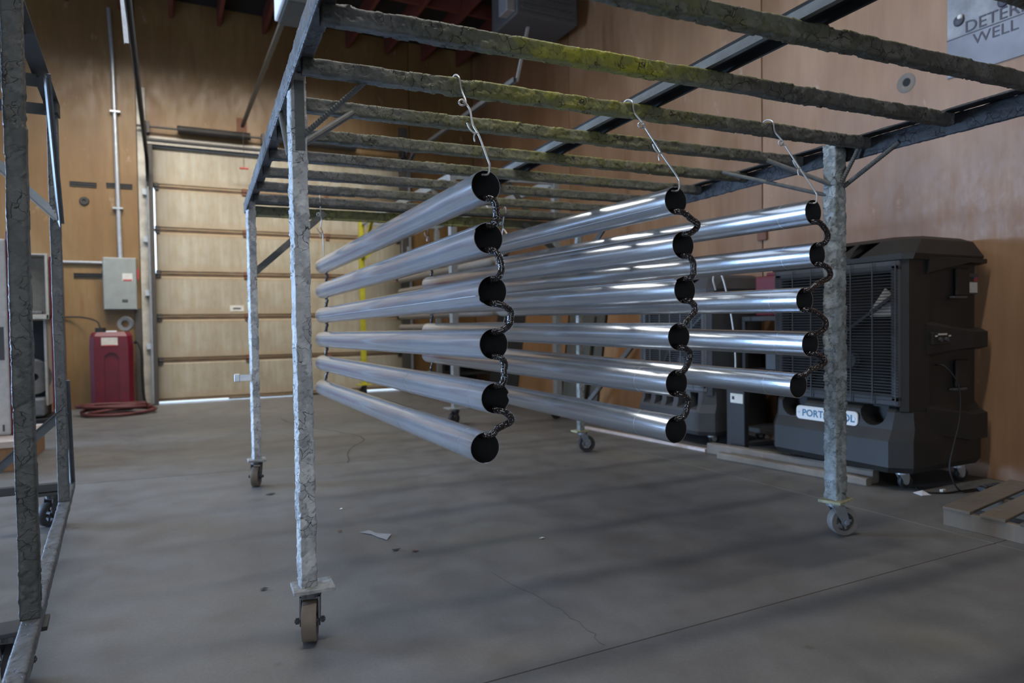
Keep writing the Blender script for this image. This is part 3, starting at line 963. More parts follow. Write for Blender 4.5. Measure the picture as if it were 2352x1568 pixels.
# clean grey channel lying on the rungs, shade inside it put into the colour
m = MB()
m.box((1.435, V0, 2.172), (1.447, 2.94, 2.218), 0, RKV); m.box((1.543, V0, 2.172), (1.555, 2.94, 2.218), 1, RKV)
m.box((1.435, V0, 2.206), (1.555, 2.94, 2.218), 1, RKV); m.box((1.447, V0, 2.172), (1.458, 2.94, 2.18), 0, RKV)
m.build('center_channel', ['clean_steel_paint', 'shaded_channel'], rack)
# corner braces
def rebar(p0, p1, r, name, mat, ribs=True):
    m = MB(); p0, p1 = Vector(p0), Vector(p1)
    n = max(2, int((p1-p0).length/0.006)) if ribs else 2
    pts = [p0.lerp(p1, i/n) for i in range(n+1)]
    rs = [r*(1.0 if (i % 2 or not ribs) else 1.22) for i in range(n+1)]
    m.tube(pts, rs, 10)
    return m.build(name, mat, rack, not ribs)
plain('brace_grey', (0.085, 0.085, 0.078), 0.65, 0, 0.2, 30, 0.3)
rebar(RK(0.02, -0.03, 1.93), RK(0.23, -0.15, 2.118), 0.0095, 'rebar_brace', 'brace_grey')
rebar(RK(0.025, 0.02, 1.91), RK(0.265, 0.27, 2.125), 0.0135, 'pipe_brace', 'brace_grey', False)
rebar(RK(-0.028, 0.03, 1.86), RK(-0.03, 0.30, 2.11), 0.011, 'pipe_brace', 'brace_grey', False)
m = MB(); m.ell(RK(-0.012, -0.042, 1.87), RK(-0.012, -0.042, 2.13), RU, RV, 0.034, 0.012, 0.006); m.build('gusset_strip', 'brace_grey', rack)
rebar(RK(WID-0.02, -0.03, 1.93), RK(2.62, 0.26, 2.12), 0.0125, 'pipe_brace', 'brace_grey', False)
rebar(RK(WID-0.03, 0.02, 1.89), RK(2.60, 0.60, 2.12), 0.011, 'pipe_brace', 'brace_grey', False)
rebar(RK(WID+0.03, -0.03, 1.93), RK(2.905, -0.35, 2.10), 0.011, 'rebar_brace', 'brace_grey')
rebar(RK(WID+0.0, -0.04, 1.94), RK(2.88, -0.14, 2.13), 0.010, 'rebar_brace', 'brace_grey')
m = MB(); m.bar(RK(0.02, 2.86, 1.63), RK(0.56, 2.90, 2.12), 0.05, 0.014, RV); m.build('corner_brace', 'brace_grey', rack)
m = MB(); m.bar(RK(WID-0.02, 2.86, 1.72), RK(2.32, 2.90, 2.12), 0.05, 0.014, RV); m.build('corner_brace', 'dark_rack_paint', rack)
m = MB(); m.bar(RK(WID, 2.80, 1.75), RK(2.89, 2.35, 2.1), 0.05, 0.014, RU); m.build('corner_brace', 'dark_rack_paint', rack)
# tow bracket on the far left post
m = MB(); m.cbox((-0.145, 2.80, 0.80), (-0.105, 2.86, 0.86), 0.006, 0, RKV); m.box((-0.11, 2.805, 0.808), (-0.024, 2.812, 0.852), 0, RKV); m.box((-0.11, 2.848, 0.808), (-0.024, 2.855, 0.852), 0, RKV)
m.build('tow_bracket', 'galvanised', rack)
# plates and casters
def plate(parent, c, sx, sy, ang, mat, seed, z0=ZP-0.004):
    T = lambda p: Vector(c)+Vector((p.x*math.cos(ang)-p.y*math.sin(ang), p.x*math.sin(ang)+p.y*math.cos(ang), p.z))
    m = MB(); m.cbox((-sx/2, -sy/2, z0-0.008), (sx/2, sy/2, z0+0.008), 0.003, 0, T)
    return m.build('caster_plate', mat, parent)
plain('plate_paint', (0.3, 0.295, 0.28), 0.7, 0, 0.35, 40, 0.5)
plain('plate_yellow', (0.33, 0.32, 0.2), 0.7, 0, 0.3, 30, 0.4)
aR = -TH
plate(rack, RK(0.02, 0.0, 0), 0.155, 0.125, aR, 'plate_paint', 1)
caster(rack, RK(0.01, 0.0, 0), R(255), ZP-0.012, 0.078, 0.054, trail=0.03)
plate(rack, RK(0.0, DEP, 0), 0.13, 0.13, aR, 'plate_paint', 2)
caster(rack, RK(0.0, DEP, 0), R(250), ZP-0.012, 0.076, 0.052, trail=0.03)
plate(rack, RK(WID, 0.0, 0), 0.165, 0.125, aR+0.3, 'plate_yellow', 3)
plain('caster_blue', (0.22, 0.24, 0.26), 0.5, 0.3)
plain('tread_grey', (0.17, 0.16, 0.15), 0.65)
caster(rack, RK(WID, 0.0, 0), R(-22), ZP-0.012, 0.078, 0.054, fork_mat='caster_blue', tread='tread_grey', trail=0.04)
plate(rack, RK(WID, DEP, 0), 0.15, 0.12, aR, 'plate_yellow', 4)
caster(rack, RK(WID+0.02, DEP, 0), R(-18), ZP-0.012, 0.076, 0.052, fork_mat='caster_blue', tread='wheel_rubber', trail=0.035)

# ================================================================== HANGING PIPES
NV, FV, PR = -0.34, 2.71, 0.0597
COLS = {
    'left': dict(near=[(0.634, 1.721), (0.641, 1.527), (0.654, 1.327), (0.656, 1.128), (0.660, 0.923), (0.614, 0.738)],
                 far=[(0.508, 1.676), (0.504, 1.484), (0.500, 1.295), (0.496, 1.109), (0.492, 0.927), (0.488, 0.737)], mat='bare_steel_dull',
                 hook=(0.585, 0.47), bulge=[0.03, 0.035, 0.075, 0.035, 0.06]),
    'middle': dict(near=[(1.509, 1.719), (1.546, 1.531), (1.553, 1.339), (1.519, 1.138), (1.505, 0.938), (1.500, 0.739)],
                   far=[(1.361, 1.72), (1.358, 1.545), (1.354, 1.357), (1.351, 1.166), (1.347, 0.961), (1.343, 0.77)], mat='bare_steel',
                   hook=(1.39, 1.32), bulge=[0.075, 0.04, 0.04, 0.05, 0.05]),
    'right': dict(near=[(2.313, 1.714), (2.338, 1.513), (2.255, 1.296), (2.290, 1.087), (2.213, 0.893)],
                  far=[(2.015, 1.724), (2.02, 1.53), (2.02, 1.335), (2.02, 1.14), (2.02, 0.94)], mat='bare_steel',
                  hook=(2.205, 1.98), bulge=[0.06, 0.07, 0.1, 0.08]),
}
ORD = ['topmost', 'second', 'third', 'fourth', 'fifth', 'bottom']
def make_pipe(P0, P1, mat, notches, seam, rings, name='steel_pipe', r=PR, seg=64):
    P0, P1 = Vector(P0), Vector(P1)
    L = (P1-P0).length
    q = (P1-P0).to_track_quat('Z', 'Y')
    qi = q.inverted()
    m = MB(); ri = r-0.0022
    zs = [0.0, 0.02, L-0.02, L]
    def ring(rad, z, near):
        out = []
        for k in range(seg):
            t = 2*math.pi*k/seg
            dz = 0
            if near:
                for a, wd, dp in notches:
                    df = abs((math.degrees(t)-a+180) % 360-180)
                    if df < wd: dz = max(dz, dp*(1-(df/wd)**2)**0.5)
            out.append((rad*math.cos(t), rad*math.sin(t), z+dz))
        return out
    m.loft([ring(r, 0, True), ring(r, 0.025, False), ring(r, L, False)], 0, False)
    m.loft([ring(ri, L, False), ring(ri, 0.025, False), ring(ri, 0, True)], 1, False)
    m.loft([ring(ri, 0, True), ring(r, 0, True)], 0, False)
    m.loft([ring(r, L, False), ring(ri, L, False)], 0, False)
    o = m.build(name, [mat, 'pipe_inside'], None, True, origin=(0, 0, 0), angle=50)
    o.location = P0
    o.rotation_mode = 'QUATERNION'
    o.rotation_quaternion = q
    def sub(mm, nm, mt):
        s = mm.build(nm, mt, None, True, origin=(0, 0, 0))
        s.parent = o; s.location = (0, 0, 0)
        return s
    if seam is not None:
        mm = MB(); t = R(seam)
        d = Vector((math.cos(t), math.sin(t), 0)); tn = Vector((-d.y, d.x, 0))
        mm.bar(d*(r+0.0001)+Vector((0, 0, 0.03)), d*(r+0.0001)+Vector((0, 0, L-0.01)), 0.0022, 0.0012, d)
        sub(mm, 'weld_seam', 'galvanised')
    for zr in rings:
        mm = MB(); mm.lathe([(r-0.0005, -0.0008), (r+0.0006, 0), (r-0.0005, 0.0008)], (0, 0, zr), (0, 0, 1), 48)
        sub(mm, 'ring_mark', 'galvanised')
    return o
NOTCH = {('left', 1): [(40, 13, 0.012)], ('left', 2): [(323, 10, 0.012)], ('left', 4): [(175, 11, 0.016)], ('middle', 2): [(50, 10, 0.009)], ('left', 5): [(270, 7, 0.006)], ('middle', 5): [(270, 8, 0.006)]}
SEAM = {('left', 2): 345, ('middle', 0): 338, ('left', 1): 38, ('middle', 2): 55}
CNAME = {'left': 'left hanging column', 'middle': 'middle hanging column', 'right': 'right hanging column'}

def link(c, i, side, a, b, vend, bulge, colname):
    """black coated S-link from the inside bottom of pipe a to the inside top of pipe b"""
    sg = -1 if side == 'near' else 1
    za, zb = a[1]-PR+0.013, b[1]+PR-0.013
    u0, u1 = a[0], b[0]
    mx = max(u0, u1)
    pts = [(u0-0.012, vend-sg*0.035, za+0.002), (u0+0.004, vend+sg*0.002, za+0.001), (u0+0.012+bulge*0.3, vend+sg*0.014, za-0.006),
           (u0+bulge*0.75+0.01, vend+sg*0.016, za-0.028), (mx+bulge*0.85, vend+sg*0.016, (za+zb)/2), (u1+bulge*0.7+0.006, vend+sg*0.016, zb+0.026),
           (u1+0.01+bulge*0.25, vend+sg*0.014, zb+0.005), (u1+0.002, vend+sg*0.0, zb-0.001), (u1-0.006, vend-sg*0.035, zb-0.003)]
    P = cat([RK(*p) for p in pts], 7)
    m = MB(); m.tube(P, 0.0132 if side == 'near' else 0.0108, 12, 0, True, 0.08)
    o = m.build('coated_link', 'black_coating', None, True, angle=80)
    tag(o, 'black link below the %s pipe at the %s end of the %s' % (ORD[i], side, CNAME[colname]), 'link', 'black links between the hanging pipes')

def hooks(colname, uh, pipe, side):
    sg = -1 if side == 'near' else 1
    vr = -0.16 if side == 'near' else 2.54
    vend = NV if side == 'near' else FV
    up_, zt = pipe[0], pipe[1]+PR
    top = 2.1745
    # upper hook: over the rung, down, ending in an eye
    ue = uh+(up_-uh)*0.28; ve = vr+sg*(0.05+0.02); ze = 2.055
    P = cat([RK(uh-0.008, vr-sg*0.034, 2.13), RK(uh-0.007, vr-sg*0.033, 2.168), RK(uh-0.002, vr, top+0.012), RK(uh+0.002, vr+sg*0.036, 2.166),
             RK(uh+0.008, vr+sg*0.042, 2.12), RK(ue+0.002, ve, ze+0.012), RK(ue-0.004, ve+sg*0.004, ze-0.004), RK(ue-0.02, ve+sg*0.004, ze-0.008),
             RK(ue-0.026, ve, ze+0.006), RK(ue-0.012, ve-sg*0.004, ze+0.016), RK(ue+0.006, ve-sg*0.004, ze+0.008)], 7)
    m = MB(); m.tube(P, 0.0038, 8)
    o = m.build('wire_hook', 'wire' if colname != 'right' else 'galvanised', None, True, angle=80)
    tag(o, 'upper wire hook looped over a rung at the %s end of the %s' % (side, CNAME[colname]), 'hook', 'wire hooks holding the pipes')
    # lower hook: from the eye to the hole in the pipe, with a curled tail
    um = uh+(up_-uh)*0.62
    P = cat([RK(ue-0.012, ve+sg*0.008, ze+0.004), RK(ue, ve+sg*0.006, ze), RK(ue+0.012, ve+sg*0.02, ze-0.03), RK(um-0.004, ve+sg*0.045, 1.965),
             RK(um+0.012, ve+sg*0.065, 1.92), RK(up_+0.008, vend-sg*0.0, zt+0.045), RK(up_+0.012, vend+sg*0.012, zt+0.015), RK(up_+0.006, vend+sg*0.008, zt-0.016), RK(up_-0.008, vend-sg*0.018, zt-0.014)], 7)
    m = MB(); m.tube(P, 0.004, 8)
    b0 = (um+0.002, ve+sg*0.055, 1.94)
    m2 = MB()
    m2.tube(cat([RK(b0[0]+0.006, b0[1]+sg*0.006, b0[2]-0.012), RK(b0[0]-0.012, b0[1]+sg*0.008, b0[2]-0.01), RK(b0[0]-0.026, b0[1]+sg*0.006, b0[2]+0.004), RK(b0[0]-0.034, b0[1]+sg*0.002, b0[2]+0.026)], 6), 0.0036, 8)
    m2.tube(cat([RK(b0[0]-0.002, b0[1]+sg*0.008, b0[2]-0.008), RK(b0[0]-0.01, b0[1]+sg*0.01, b0[2]-0.025), RK(b0[0]-0.008, b0[1]+sg*0.012, b0[2]-0.045)], 5), 0.003, 8)
    o = m.build('wire_hook', 'wire_dark' if (colname == 'middle' and side == 'far') else 'wire', None, True, angle=80)
    m2.build('twisted_tail', 'wire', o, True, angle=80)
    tag(o, 'lower wire hook with twisted tail at the %s end of the %s' % (side, CNAME[colname]), 'hook', 'wire hooks holding the pipes')

for cn, c in COLS.items():
    n = len(c['near'])
    for i in range(n):
        a, b = c['near'][i], c['far'][i]
        rings = {'right': [0.16], 'middle': [0.22] if i in (4, 5) else []}.get(cn, [])
        if cn == 'left' and i in (4, 5): rings = [0.13, 0.9]
        o = make_pipe(RK(a[0], NV, a[1]), RK(b[0], FV, b[1]), c['mat'], NOTCH.get((cn, i), []), SEAM.get((cn, i)), rings)
        on = 'bottom' if i == n-1 else ORD[i]
        look = 'dull' if cn == 'left' else 'shiny'
        tag(o, '%s %s bare metal pipe of the %s' % (on, look, CNAME[cn]) if on in ('topmost', 'bottom') else '%s %s bare metal pipe from the top of the %s' % (on, look, CNAME[cn]), 'pipe', 'bare metal pipes hanging from the rack')
    for i in range(n-1):
        link(cn, i, 'near', c['near'][i], c['near'][i+1], NV, c['bulge'][i], cn)
        link(cn, i, 'far', c['far'][i], c['far'][i+1], FV, 0.03, cn)
    hooks(cn, c['hook'][0], c['near'][0], 'near')
    hooks(cn, c['hook'][1], c['far'][0], 'far')

# ================================================================== THE SMALLER RACK ON THE LEFT
LX = lambda y: -0.425-0.062*(y-2.71)          # its right side drifts slightly outwards with depth
lr = tag(empty('work_rack', (-1.2, 3.6, 0)), 'dark rolling rack at the left edge with cracked grey posts', 'rack')
DARK = [(0.07, 0.07, 0.063), (0.09, 0.089, 0.08), (0.058, 0.058, 0.053)]
ZR, ZT = 0.235, 2.44
def LP(y, z, dx=0): return Vector((LX(y)+dx, y, z))
flaky_bar('bottom_rail', LP(1.7, ZR), LP(5.1, ZR), 0.052, 0.052, lr, 201, (0, 0, 1), 0.0015, 0.05, [(0.1, 0.106, 0.112), (0.12, 0.127, 0.134)], res=0.006)
flaky_bar('post', LP(2.71, ZR+0.026), LP(2.71, ZT), 0.056, 0.05, lr, 203, (0, 1, 0), 0.0022, 0.05, DARK, res=0.005)
flaky_bar('post', LP(4.48, ZR+0.026), LP(4.48, ZT), 0.05, 0.05, lr, 205, (0, 1, 0), 0.0012, 0.06, [(0.1, 0.105, 0.105), (0.12, 0.122, 0.12)], res=0.01)
m = MB(); m.ell(LP(1.7, ZT, -0.105), LP(4.53, ZT, -0.035), (1, 0, 0), (0, 0, 1), 0.07, 0.09, 0.008); m.box(LP(4.40, ZT-0.06, -0.035), LP(4.53, ZT, 0.035)); m.build('top_beam', 'dark_rack_paint', lr)
m = MB(); m.cbox(LP(2.68, ZT-0.07, -0.085), LP(2.74, ZT+0.012, 0.03), 0.003); m.build('gusset_plate', 'dark_rack_paint', lr)
for y in (1.8, 2.35, 2.9, 3.42, 3.98, 4.48):
    m = MB(); m.ell(Vector((-2.1, y, ZT+0.0)), LP(y, ZT+0.0, -0.03), (0, 1, 0), (0, 0, -1), 0.05, 0.06, 0.008); m.build('rung', 'dark_rack_paint', lr)
m = MB(); m.ell(LP(4.46, 1.80), Vector((-1.14, 4.47, 2.42)), (0, -1, 0), Vector((0.7, 0, 0.7)), 0.05, 0.05, 0.006); m.build('upper_brace', 'primer_steel', lr)
m = MB(); m.ell(LP(4.47, 0.78), Vector((-1.1, 5.06, 0.25)), (0, -1, 0), Vector((0.7, 0, -0.7)), 0.05, 0.05, 0.006); m.build('lower_brace', 'primer_steel', lr)
m = MB(); m.ell(LP(3.92, 2.43, 0.0), LP(4.44, 1.79, 0.012), (0.3, -0.6, -0.6), (1, 0, 0), 0.045, 0.03, 0.006); m.build('side_brace', 'primer_steel', lr)
m = MB(); m.ell(LP(4.5, 0.93, 0.012), LP(5.02, 0.265, 0.0), (0.2, -0.6, -0.6), (1, 0, 0), 0.045, 0.03, 0.006); m.build('side_brace', 'primer_steel', lr)
m = MB(); m.cbox((-2.2, 5.03, ZR-0.024), (LX(5.06)-0.02, 5.08, ZR+0.026), 0.004); m.build('cross_rail', 'dark_rack_paint', lr)
m = MB(); m.cbox((-2.2, 1.65, ZR-0.024), (LX(1.7)+0.02, 1.7, ZR+0.026), 0.004); m.build('cross_rail', 'dark_rack_paint', lr)
flaky_bar('bottom_rail', (-2.17, 1.7, ZR), (-2.17, 5.1, ZR), 0.05, 0.05, lr, 211, (0, 0, 1), 0.0015, 0.05, DARK, res=0.02)
for y in (2.71, 4.48):
    m = MB(); m.cbox((-2.2, y-0.025, ZR), (-2.15, y+0.025, ZT+0.05), 0.004); m.build('post', 'dark_rack_paint', lr)
m = MB(); m.ell((-2.2, 1.7, ZT), (-2.2, 4.53, ZT), (1, 0, 0), (0, 0, 1), 0.07, 0.09, 0.008); m.build('top_beam', 'dark_rack_paint', lr)
for x, y, h in ((-0.49, 2.8, R(80)), (-0.66, 5.06, R(230)), (-2.1, 2.55, R(100)), (-2.1, 5.06, R(240))):
    plate(lr, (x, y, 0), 0.2, 0.12, 0.06, 'dark_rack_paint', 5, ZR-0.034)
    caster(lr, (x, y, 0), h, ZR-0.042, 0.074, 0.05, tread='wheel_rubber', trail=0.03)

# ================================================================== THE TALL RACK AT THE BACK
tk = tag(empty('drying_rack', (3.75, 9.6, 0)), 'tall narrow rack behind the hanging pipes with one yellow post', 'rack')
HT = 3.02
def tpost(x, y, mat, w=0.085):
    m = MB(); m.cbox((x-w/2, y-w/2, 0.2), (x+w/2, y+w/2, HT), 0.006); m.build('post', mat, tk)
    plate(tk, (x, y, 0), 0.24, 0.2, 0, mat, 7, 0.2)
    caster(tk, (x, y, 0), R(200), 0.19, 0.075, 0.05, tread='wheel_rubber', trail=0.03, bolts=False)
plain('galv_post', (0.33, 0.35, 0.36), 0.5, 0.3)
for x, y, mt in ((3.1, 7.7, 'galv_post'), (3.03, 11.75, 'yellow_paint'), (4.42, 7.5, 'galv_post'), (4.42, 11.75, 'galv_post')):
    tpost(x, y, mt)
for x0, y0, x1, y1 in ((3.1, 7.7, 3.03, 11.75), (4.42, 7.5, 4.42, 11.75), (3.1, 7.7, 4.42, 7.5), (3.03, 11.75, 4.42, 11.75)):
    m = MB(); m.ell((x0, y0, HT-0.06), (x1, y1, HT-0.06), (0, 0, 1), Vector((y1-y0, x0-x1, 0)).normalized()*0.7, 0.09, 0.06, 0.008); m.build('top_beam', 'galv_post', tk)
for i in range(5):
    y = 8.3+0.75*i
    m = MB(); m.cbox((3.06, y-0.03, HT-0.05), (4.42, y+0.03, HT+0.0), 0.004); m.build('rung', 'dark_rack_paint', tk)
for a, b in (((3.1, 7.7, 2.45), (3.1, 8.35, 2.97)), ((3.03, 11.75, 2.35), (3.05, 11.1, 2.97)), ((3.03, 11.75, 2.35), (3.75, 11.75, 2.97)), ((4.42, 7.5, 2.1), (3.8, 7.6, 2.97)), ((3.1, 7.7, 2.4), (3.55, 7.62, 2.97))):
    m = MB(); m.bar(a, b, 0.05, 0.05); m.build('brace', 'yellow_paint' if a[1] > 11 else 'olive_board', tk)
TZ = [2.20, 1.995, 1.792, 1.584, 1.368, 1.182]
for i, z in enumerate(TZ):
    o = make_pipe((3.64, 7.35, z), (3.60, 11.35, z), 'pipe_taupe', [], None, [], 'painted_pipe', 0.052, 32)
    tag(o, '%s taupe painted pipe hanging in the tall rack at the back' % (ORD[i]), 'pipe', 'taupe pipes in the tall back rack')
def simple_link(x, y, za, zb, i, side):
    m = MB()
    m.tube(cat([(x, y, za), (x+0.03, y-0.02, za-0.02), (x+0.05, y-0.03, (za+zb)/2), (x+0.03, y-0.02, zb+0.02), (x, y, zb)], 5), 0.008, 6)
    o = m.build('wire_link', 'wire_dark', None, True)
    tag(o, 'dark wire link below the %s taupe pipe, %s end' % (ORD[i], side), 'link', 'wire links between the taupe pipes')
for i in range(5):
    simple_link(3.64, 7.355, TZ[i]-0.046, TZ[i+1]+0.046, i, 'near')
    simple_link(3.60, 11.345, TZ[i]-0.046, TZ[i+1]+0.046, i, 'far')
for y, yr, side in ((7.33, 8.3, 'near'), (11.37, 11.3, 'far')):
    m = MB(); yy = y
    m.tube(cat([(3.62, yr+0.05, HT-0.02), (3.62, yr, HT+0.02), (3.62, yr-0.05, HT-0.02), (3.63, yr*0.4+yy*0.6, 2.6), (3.64, yy, 2.3), (3.63, yy, 2.23)], 6), 0.006, 6)
    o = m.build('wire_hook', 'wire', None, True)
    tag(o, 'long wire hook carrying the %s end of the taupe pipes' % side, 'hook')

# ================================================================== COOLERS AGAINST THE RIGHT WALL
def oct_(x0, x1, y0, y1, ch, z, chb=None):
    b = ch if chb is None else chb     # front corners (low x) use ch, wall corners use chb
    return [(x0+ch, y0, z), (x1-b, y0, z), (x1, y0+b, z), (x1, y1-b, z), (x1-b, y1, z), (x0+ch, y1, z), (x0, y1-ch, z), (x0, y0+ch, z)]

def carve(o, cutters):
    """cut real pockets out of a part"""
    for c in cutters:
        md = o.modifiers.new('cut', 'BOOLEAN'); md.operation = 'DIFFERENCE'; md.object = c; md.solver = 'EXACT'
    dg = bpy.context.evaluated_depsgraph_get(); dg.update()
    me = bpy.data.meshes.new_from_object(o.evaluated_get(dg))
    o.modifiers.clear()
    old = o.data; o.data = me; me.name = old.name
    for c in cutters: bpy.data.objects.remove(c, do_unlink=True)

def wedge(parent_loc, pts_bottom, pts_top):
    m = MB(); m.loft([pts_bottom, pts_top])
    return m.build('cutter', 'recess_black', None)

def cooler(name, label, X, Y0, Y1, H, zb, zg0, zg1, gm, hm, style, zfix=0.0):
    """X front plane, Y0 near side, Y1 far side, H top, grille between zg0 and zg1"""
    e = tag(empty(name, (X+0.45, (Y0+Y1)/2, 0)), label, 'cooler')
    XW = XR-0.07
    # base tank
    m = MB()
    m.loft([oct_(X-0.04, XW-0.02, Y0+0.0, Y1-0.0, 0.11, zb, 0.05), oct_(X-0.06, XW, Y0-0.02, Y1+0.02, 0.11, zb+0.04, 0.04), oct_(X-0.06, XW, Y0-0.02, Y1+0.02, 0.11, zb+0.22, 0.04),
            oct_(X-0.02, XW, Y0-0.01, Y1+0.01, 0.10, zb+0.3, 0.04), oct_(X+0.0, XW, Y0+0.0, Y1-0.0, 0.08, zb+0.42, 0.03), oct_(X+0.05, XW-0.02, Y0+0.03, Y1-0.03, 0.06, zg0-0.02, 0.03)])
    base = m.build('water_tank', hm, e)
    cs = []
    if style == 'large':
        # scooped front with a boss in its middle that carries the name plate
        for ya, yb in ((Y0+0.12, Y0+0.36), (Y1-0.36, Y1-0.1)):
            yc = (ya+yb)/2; r = (yb-ya)/2
            mm = MB(); mm.tube([(X-0.2, yc, zb+0.42), (X+0.13, yc, zb+0.42)], [r*1.05, r*0.75], 20)
            cs.append(mm.build('cutter', 'recess_black', None))
    else:
        for k in range(5):
            ya = Y0+0.1+k*(Y1-Y0-0.2)/5
            cs.append(wedge(e, [(X-0.2, ya+0.03, zb+0.2), (X+0.2, ya+0.03, zb+0.32), (X+0.2, ya+0.14, zb+0.32), (X-0.2, ya+0.14, zb+0.2)],
                            [(X-0.2, ya+0.05, zb+0.41), (X+0.2, ya+0.05, zb+0.41), (X+0.2, ya+0.17, zb+0.41), (X-0.2, ya+0.17, zb+0.41)]))
    carve(base, cs)
    # cabinet with the recessed air intake
    m = MB(); m.loft([oct_(X+0.09, XW-0.03, Y0+0.02, Y1-0.02, 0.03, zg0-0.05, 0.02), oct_(X+0.09, XW-0.03, Y0+0.02, Y1-0.02, 0.03, zg1+0.05, 0.02)])
    m.build('cabinet', hm, e)
    m = MB(); fw_ = 0.05
    ya, yb = Y0+0.045, Y1-0.045
    m.cbox((X, ya, zg0-0.03), (X+0.09, yb, zg0+fw_), 0.012); m.cbox((X, ya, zg1-fw_), (X+0.09, yb, zg1+0.03), 0.012)
    m.cbox((X, ya, zg0), (X+0.09, ya+fw_+0.02, zg1), 0.012); m.cbox((X, yb-fw_-0.02, zg0), (X+0.09, yb, zg1), 0.012)
    m.build('intake_frame', gm, e)
    m = MB(); m.box((X+0.083, ya+0.02, zg0+0.02), (X+0.0895, yb-0.02, zg1-0.02)); m.build('intake_dark_sheet', 'recess_black', e)  # flat black sheet stands for the unlit depth behind the grille
    # wire grille: fine horizontal wires and a few uprights
    m = MB()
    nz = int((zg1-zg0)/0.021)
    for k in range(nz):
        z = zg0+(zg1-zg0)*(k+0.5)/nz
        m.bar((X-0.012, ya+0.01, z), (X-0.012, yb-0.01, z), 0.005, 0.006)
    o = m.build('grille_wires', 'grille_black' if style == 'large' else 'plastic_grey', e); o['kind'] = 'stuff'
    for k in range(7):
        y = ya+0.02+(yb-ya-0.04)*k/6
        m = MB(); m.bar((X-0.018, y, zg0-0.02), (X-0.018, y, zg1+0.02), 0.007, 0.007); m.build('grille_upright', gm, e)
    # fan motor, arms and pale triangular plate seen behind the wires
    yc, zc = (ya+yb)/2-0.12, (zg0+zg1)/2-0.2
    m = MB(); m.disc((X+0.05, yc, zc), (1, 0, 0), 0.06, 0.05, 20); m.build('fan_motor', 'plastic_grey', e)
    m = MB(); m.bar((X+0.05, ya+0.05, zc+0.48), (X+0.05, yc+0.22, zc+0.08), 0.02, 0.05, (1, 0, 0)); m.build('fan_arm', 'plastic_grey', e)
    m = MB(); m.bar((X+0.05, yc+0.45, zc-0.3), (X+0.05, yc+0.1, zc+0.25), 0.02, 0.06, (1, 0, 0)); m.build('fan_arm', 'grille_black', e)
    if style == 'large':
        T = [(X+0.06, ya+0.06, zg1-0.36), (X+0.06, ya+0.30, zg1-0.36), (X+0.06, ya+0.15, zg1-0.16), (X+0.06, ya+0.06, zg1-0.23)]
        m = MB(); m.loft([T, [(x+0.01, y, z) for x, y, z in T]]); m.build('pale_plate', 'label_paper', e)
    # moulded side pillar between the grille and the side panel
    m = MB()
    m.loft([[(X+0.01, Y0+0.055, z), (X+0.04, Y0+0.005, z), (X+0.26, Y0+0.0, z), (X+0.26, Y0+0.06, z)] for z in (zg0-0.06, zg1+0.04)])
    m.build('side_pillar', hm, e)
    # hood
    m = MB()
    m.loft([oct_(X-0.005, XW, Y0-0.02, Y1+0.02, 0.05, zg1+0.03, 0.03), oct_(X-0.005, XW+0.01, Y0-0.03, Y1+0.03, 0.06, zg1+0.07, 0.03),
            oct_(X+0.12, XW, Y0+0.03, Y1-0.03, 0.1, H-0.03, 0.05), oct_(X+0.2, XW-0.02, Y0+0.09, Y1-0.09, 0.12, H, 0.08)])
    hood = m.build('hood', hm, e)
    cs = []
    W_ = Y1-Y0
    for k in range(4):
        y = Y0+W_*(0.3+0.17*k)
        zz = zg1+0.06
        cs.append(wedge(e, [(X-0.1, y, zz+0.005), (X+0.25, y-0.01, zz+0.005), (X+0.25, y+0.1, zz+0.005), (X-0.1, y+0.06, zz+0.005)],
                        [(X-0.1, y-0.085, H-0.035), (X+0.25, y-0.085, H-0.035), (X+0.25, y+0.08, H-0.035), (X-0.1, y+0.08, H-0.035)]))
    carve(hood, cs)
    # side belts
    if style == 'large':
        for (za, zb_, zc_, zd) in ((0.92, 0.97, 1.19, 1.13), (0.36, 0.3, 0.60, 0.535)):
            m = MB()
            x0, x1, x2 = X+0.22, X+0.68, XW
            m.loft([[(x0, Y0+0.015, za), (x0, Y0+0.015, zc_), (x0, Y0-0.005, zc_-0.03), (x0, Y0-0.005, za+0.03)],
                    [(x1, Y0+0.015, zb_), (x1, Y0+0.015, zd), (x1, Y0-0.055, zd-0.03), (x1, Y0-0.055, zb_+0.02)],
                    [(x2, Y0+0.015, zb_), (x2, Y0+0.015, zd), (x2, Y0-0.045, zd-0.03), (x2, Y0-0.045, zb_+0.02)]])
            m.build('side_belt', hm, e)
        m = MB(); m.loft([[(X+0.22, Y0+0.015, 1.50), (X+0.22, Y0+0.015, zg1+0.06), (X+0.22, Y0-0.025, zg1+0.05), (X+0.22, Y0-0.02, 1.52)],
                          [(X+0.66, Y0+0.015, 1.59), (X+0.66, Y0+0.015, zg1+0.06), (X+0.66, Y0-0.05, zg1+0.05), (X+0.66, Y0-0.05, 1.60)],
                          [(XW, Y0+0.015, 1.59), (XW, Y0+0.015, zg1+0.06), (XW, Y0-0.04, zg1+0.05), (XW, Y0-0.04, 1.60)]]); m.build('hood_skirt', hm, e)
        for z in (1.36, 0.70):
            m = MB(); m.cbox((X+0.56, Y0-0.012, z), (X+0.72, Y0+0.012, z+0.2), 0.01); m.build('hand_grip', 'plastic_charcoal', e)
            m = MB(); m.cbox((X+0.5, Y0-0.03, z-0.02), (X+0.66, Y0+0.012, z-0.002), 0.006); m.build('grip_lip', 'plastic_grey', e)
        # control panel on the belt
        m = MB(); m.cbox((X+0.25, Y0-0.03, 1.015), (X+0.47, Y0-0.004, 1.105), 0.006)
        cp = m.build('control_panel', 'plastic_charcoal', e)
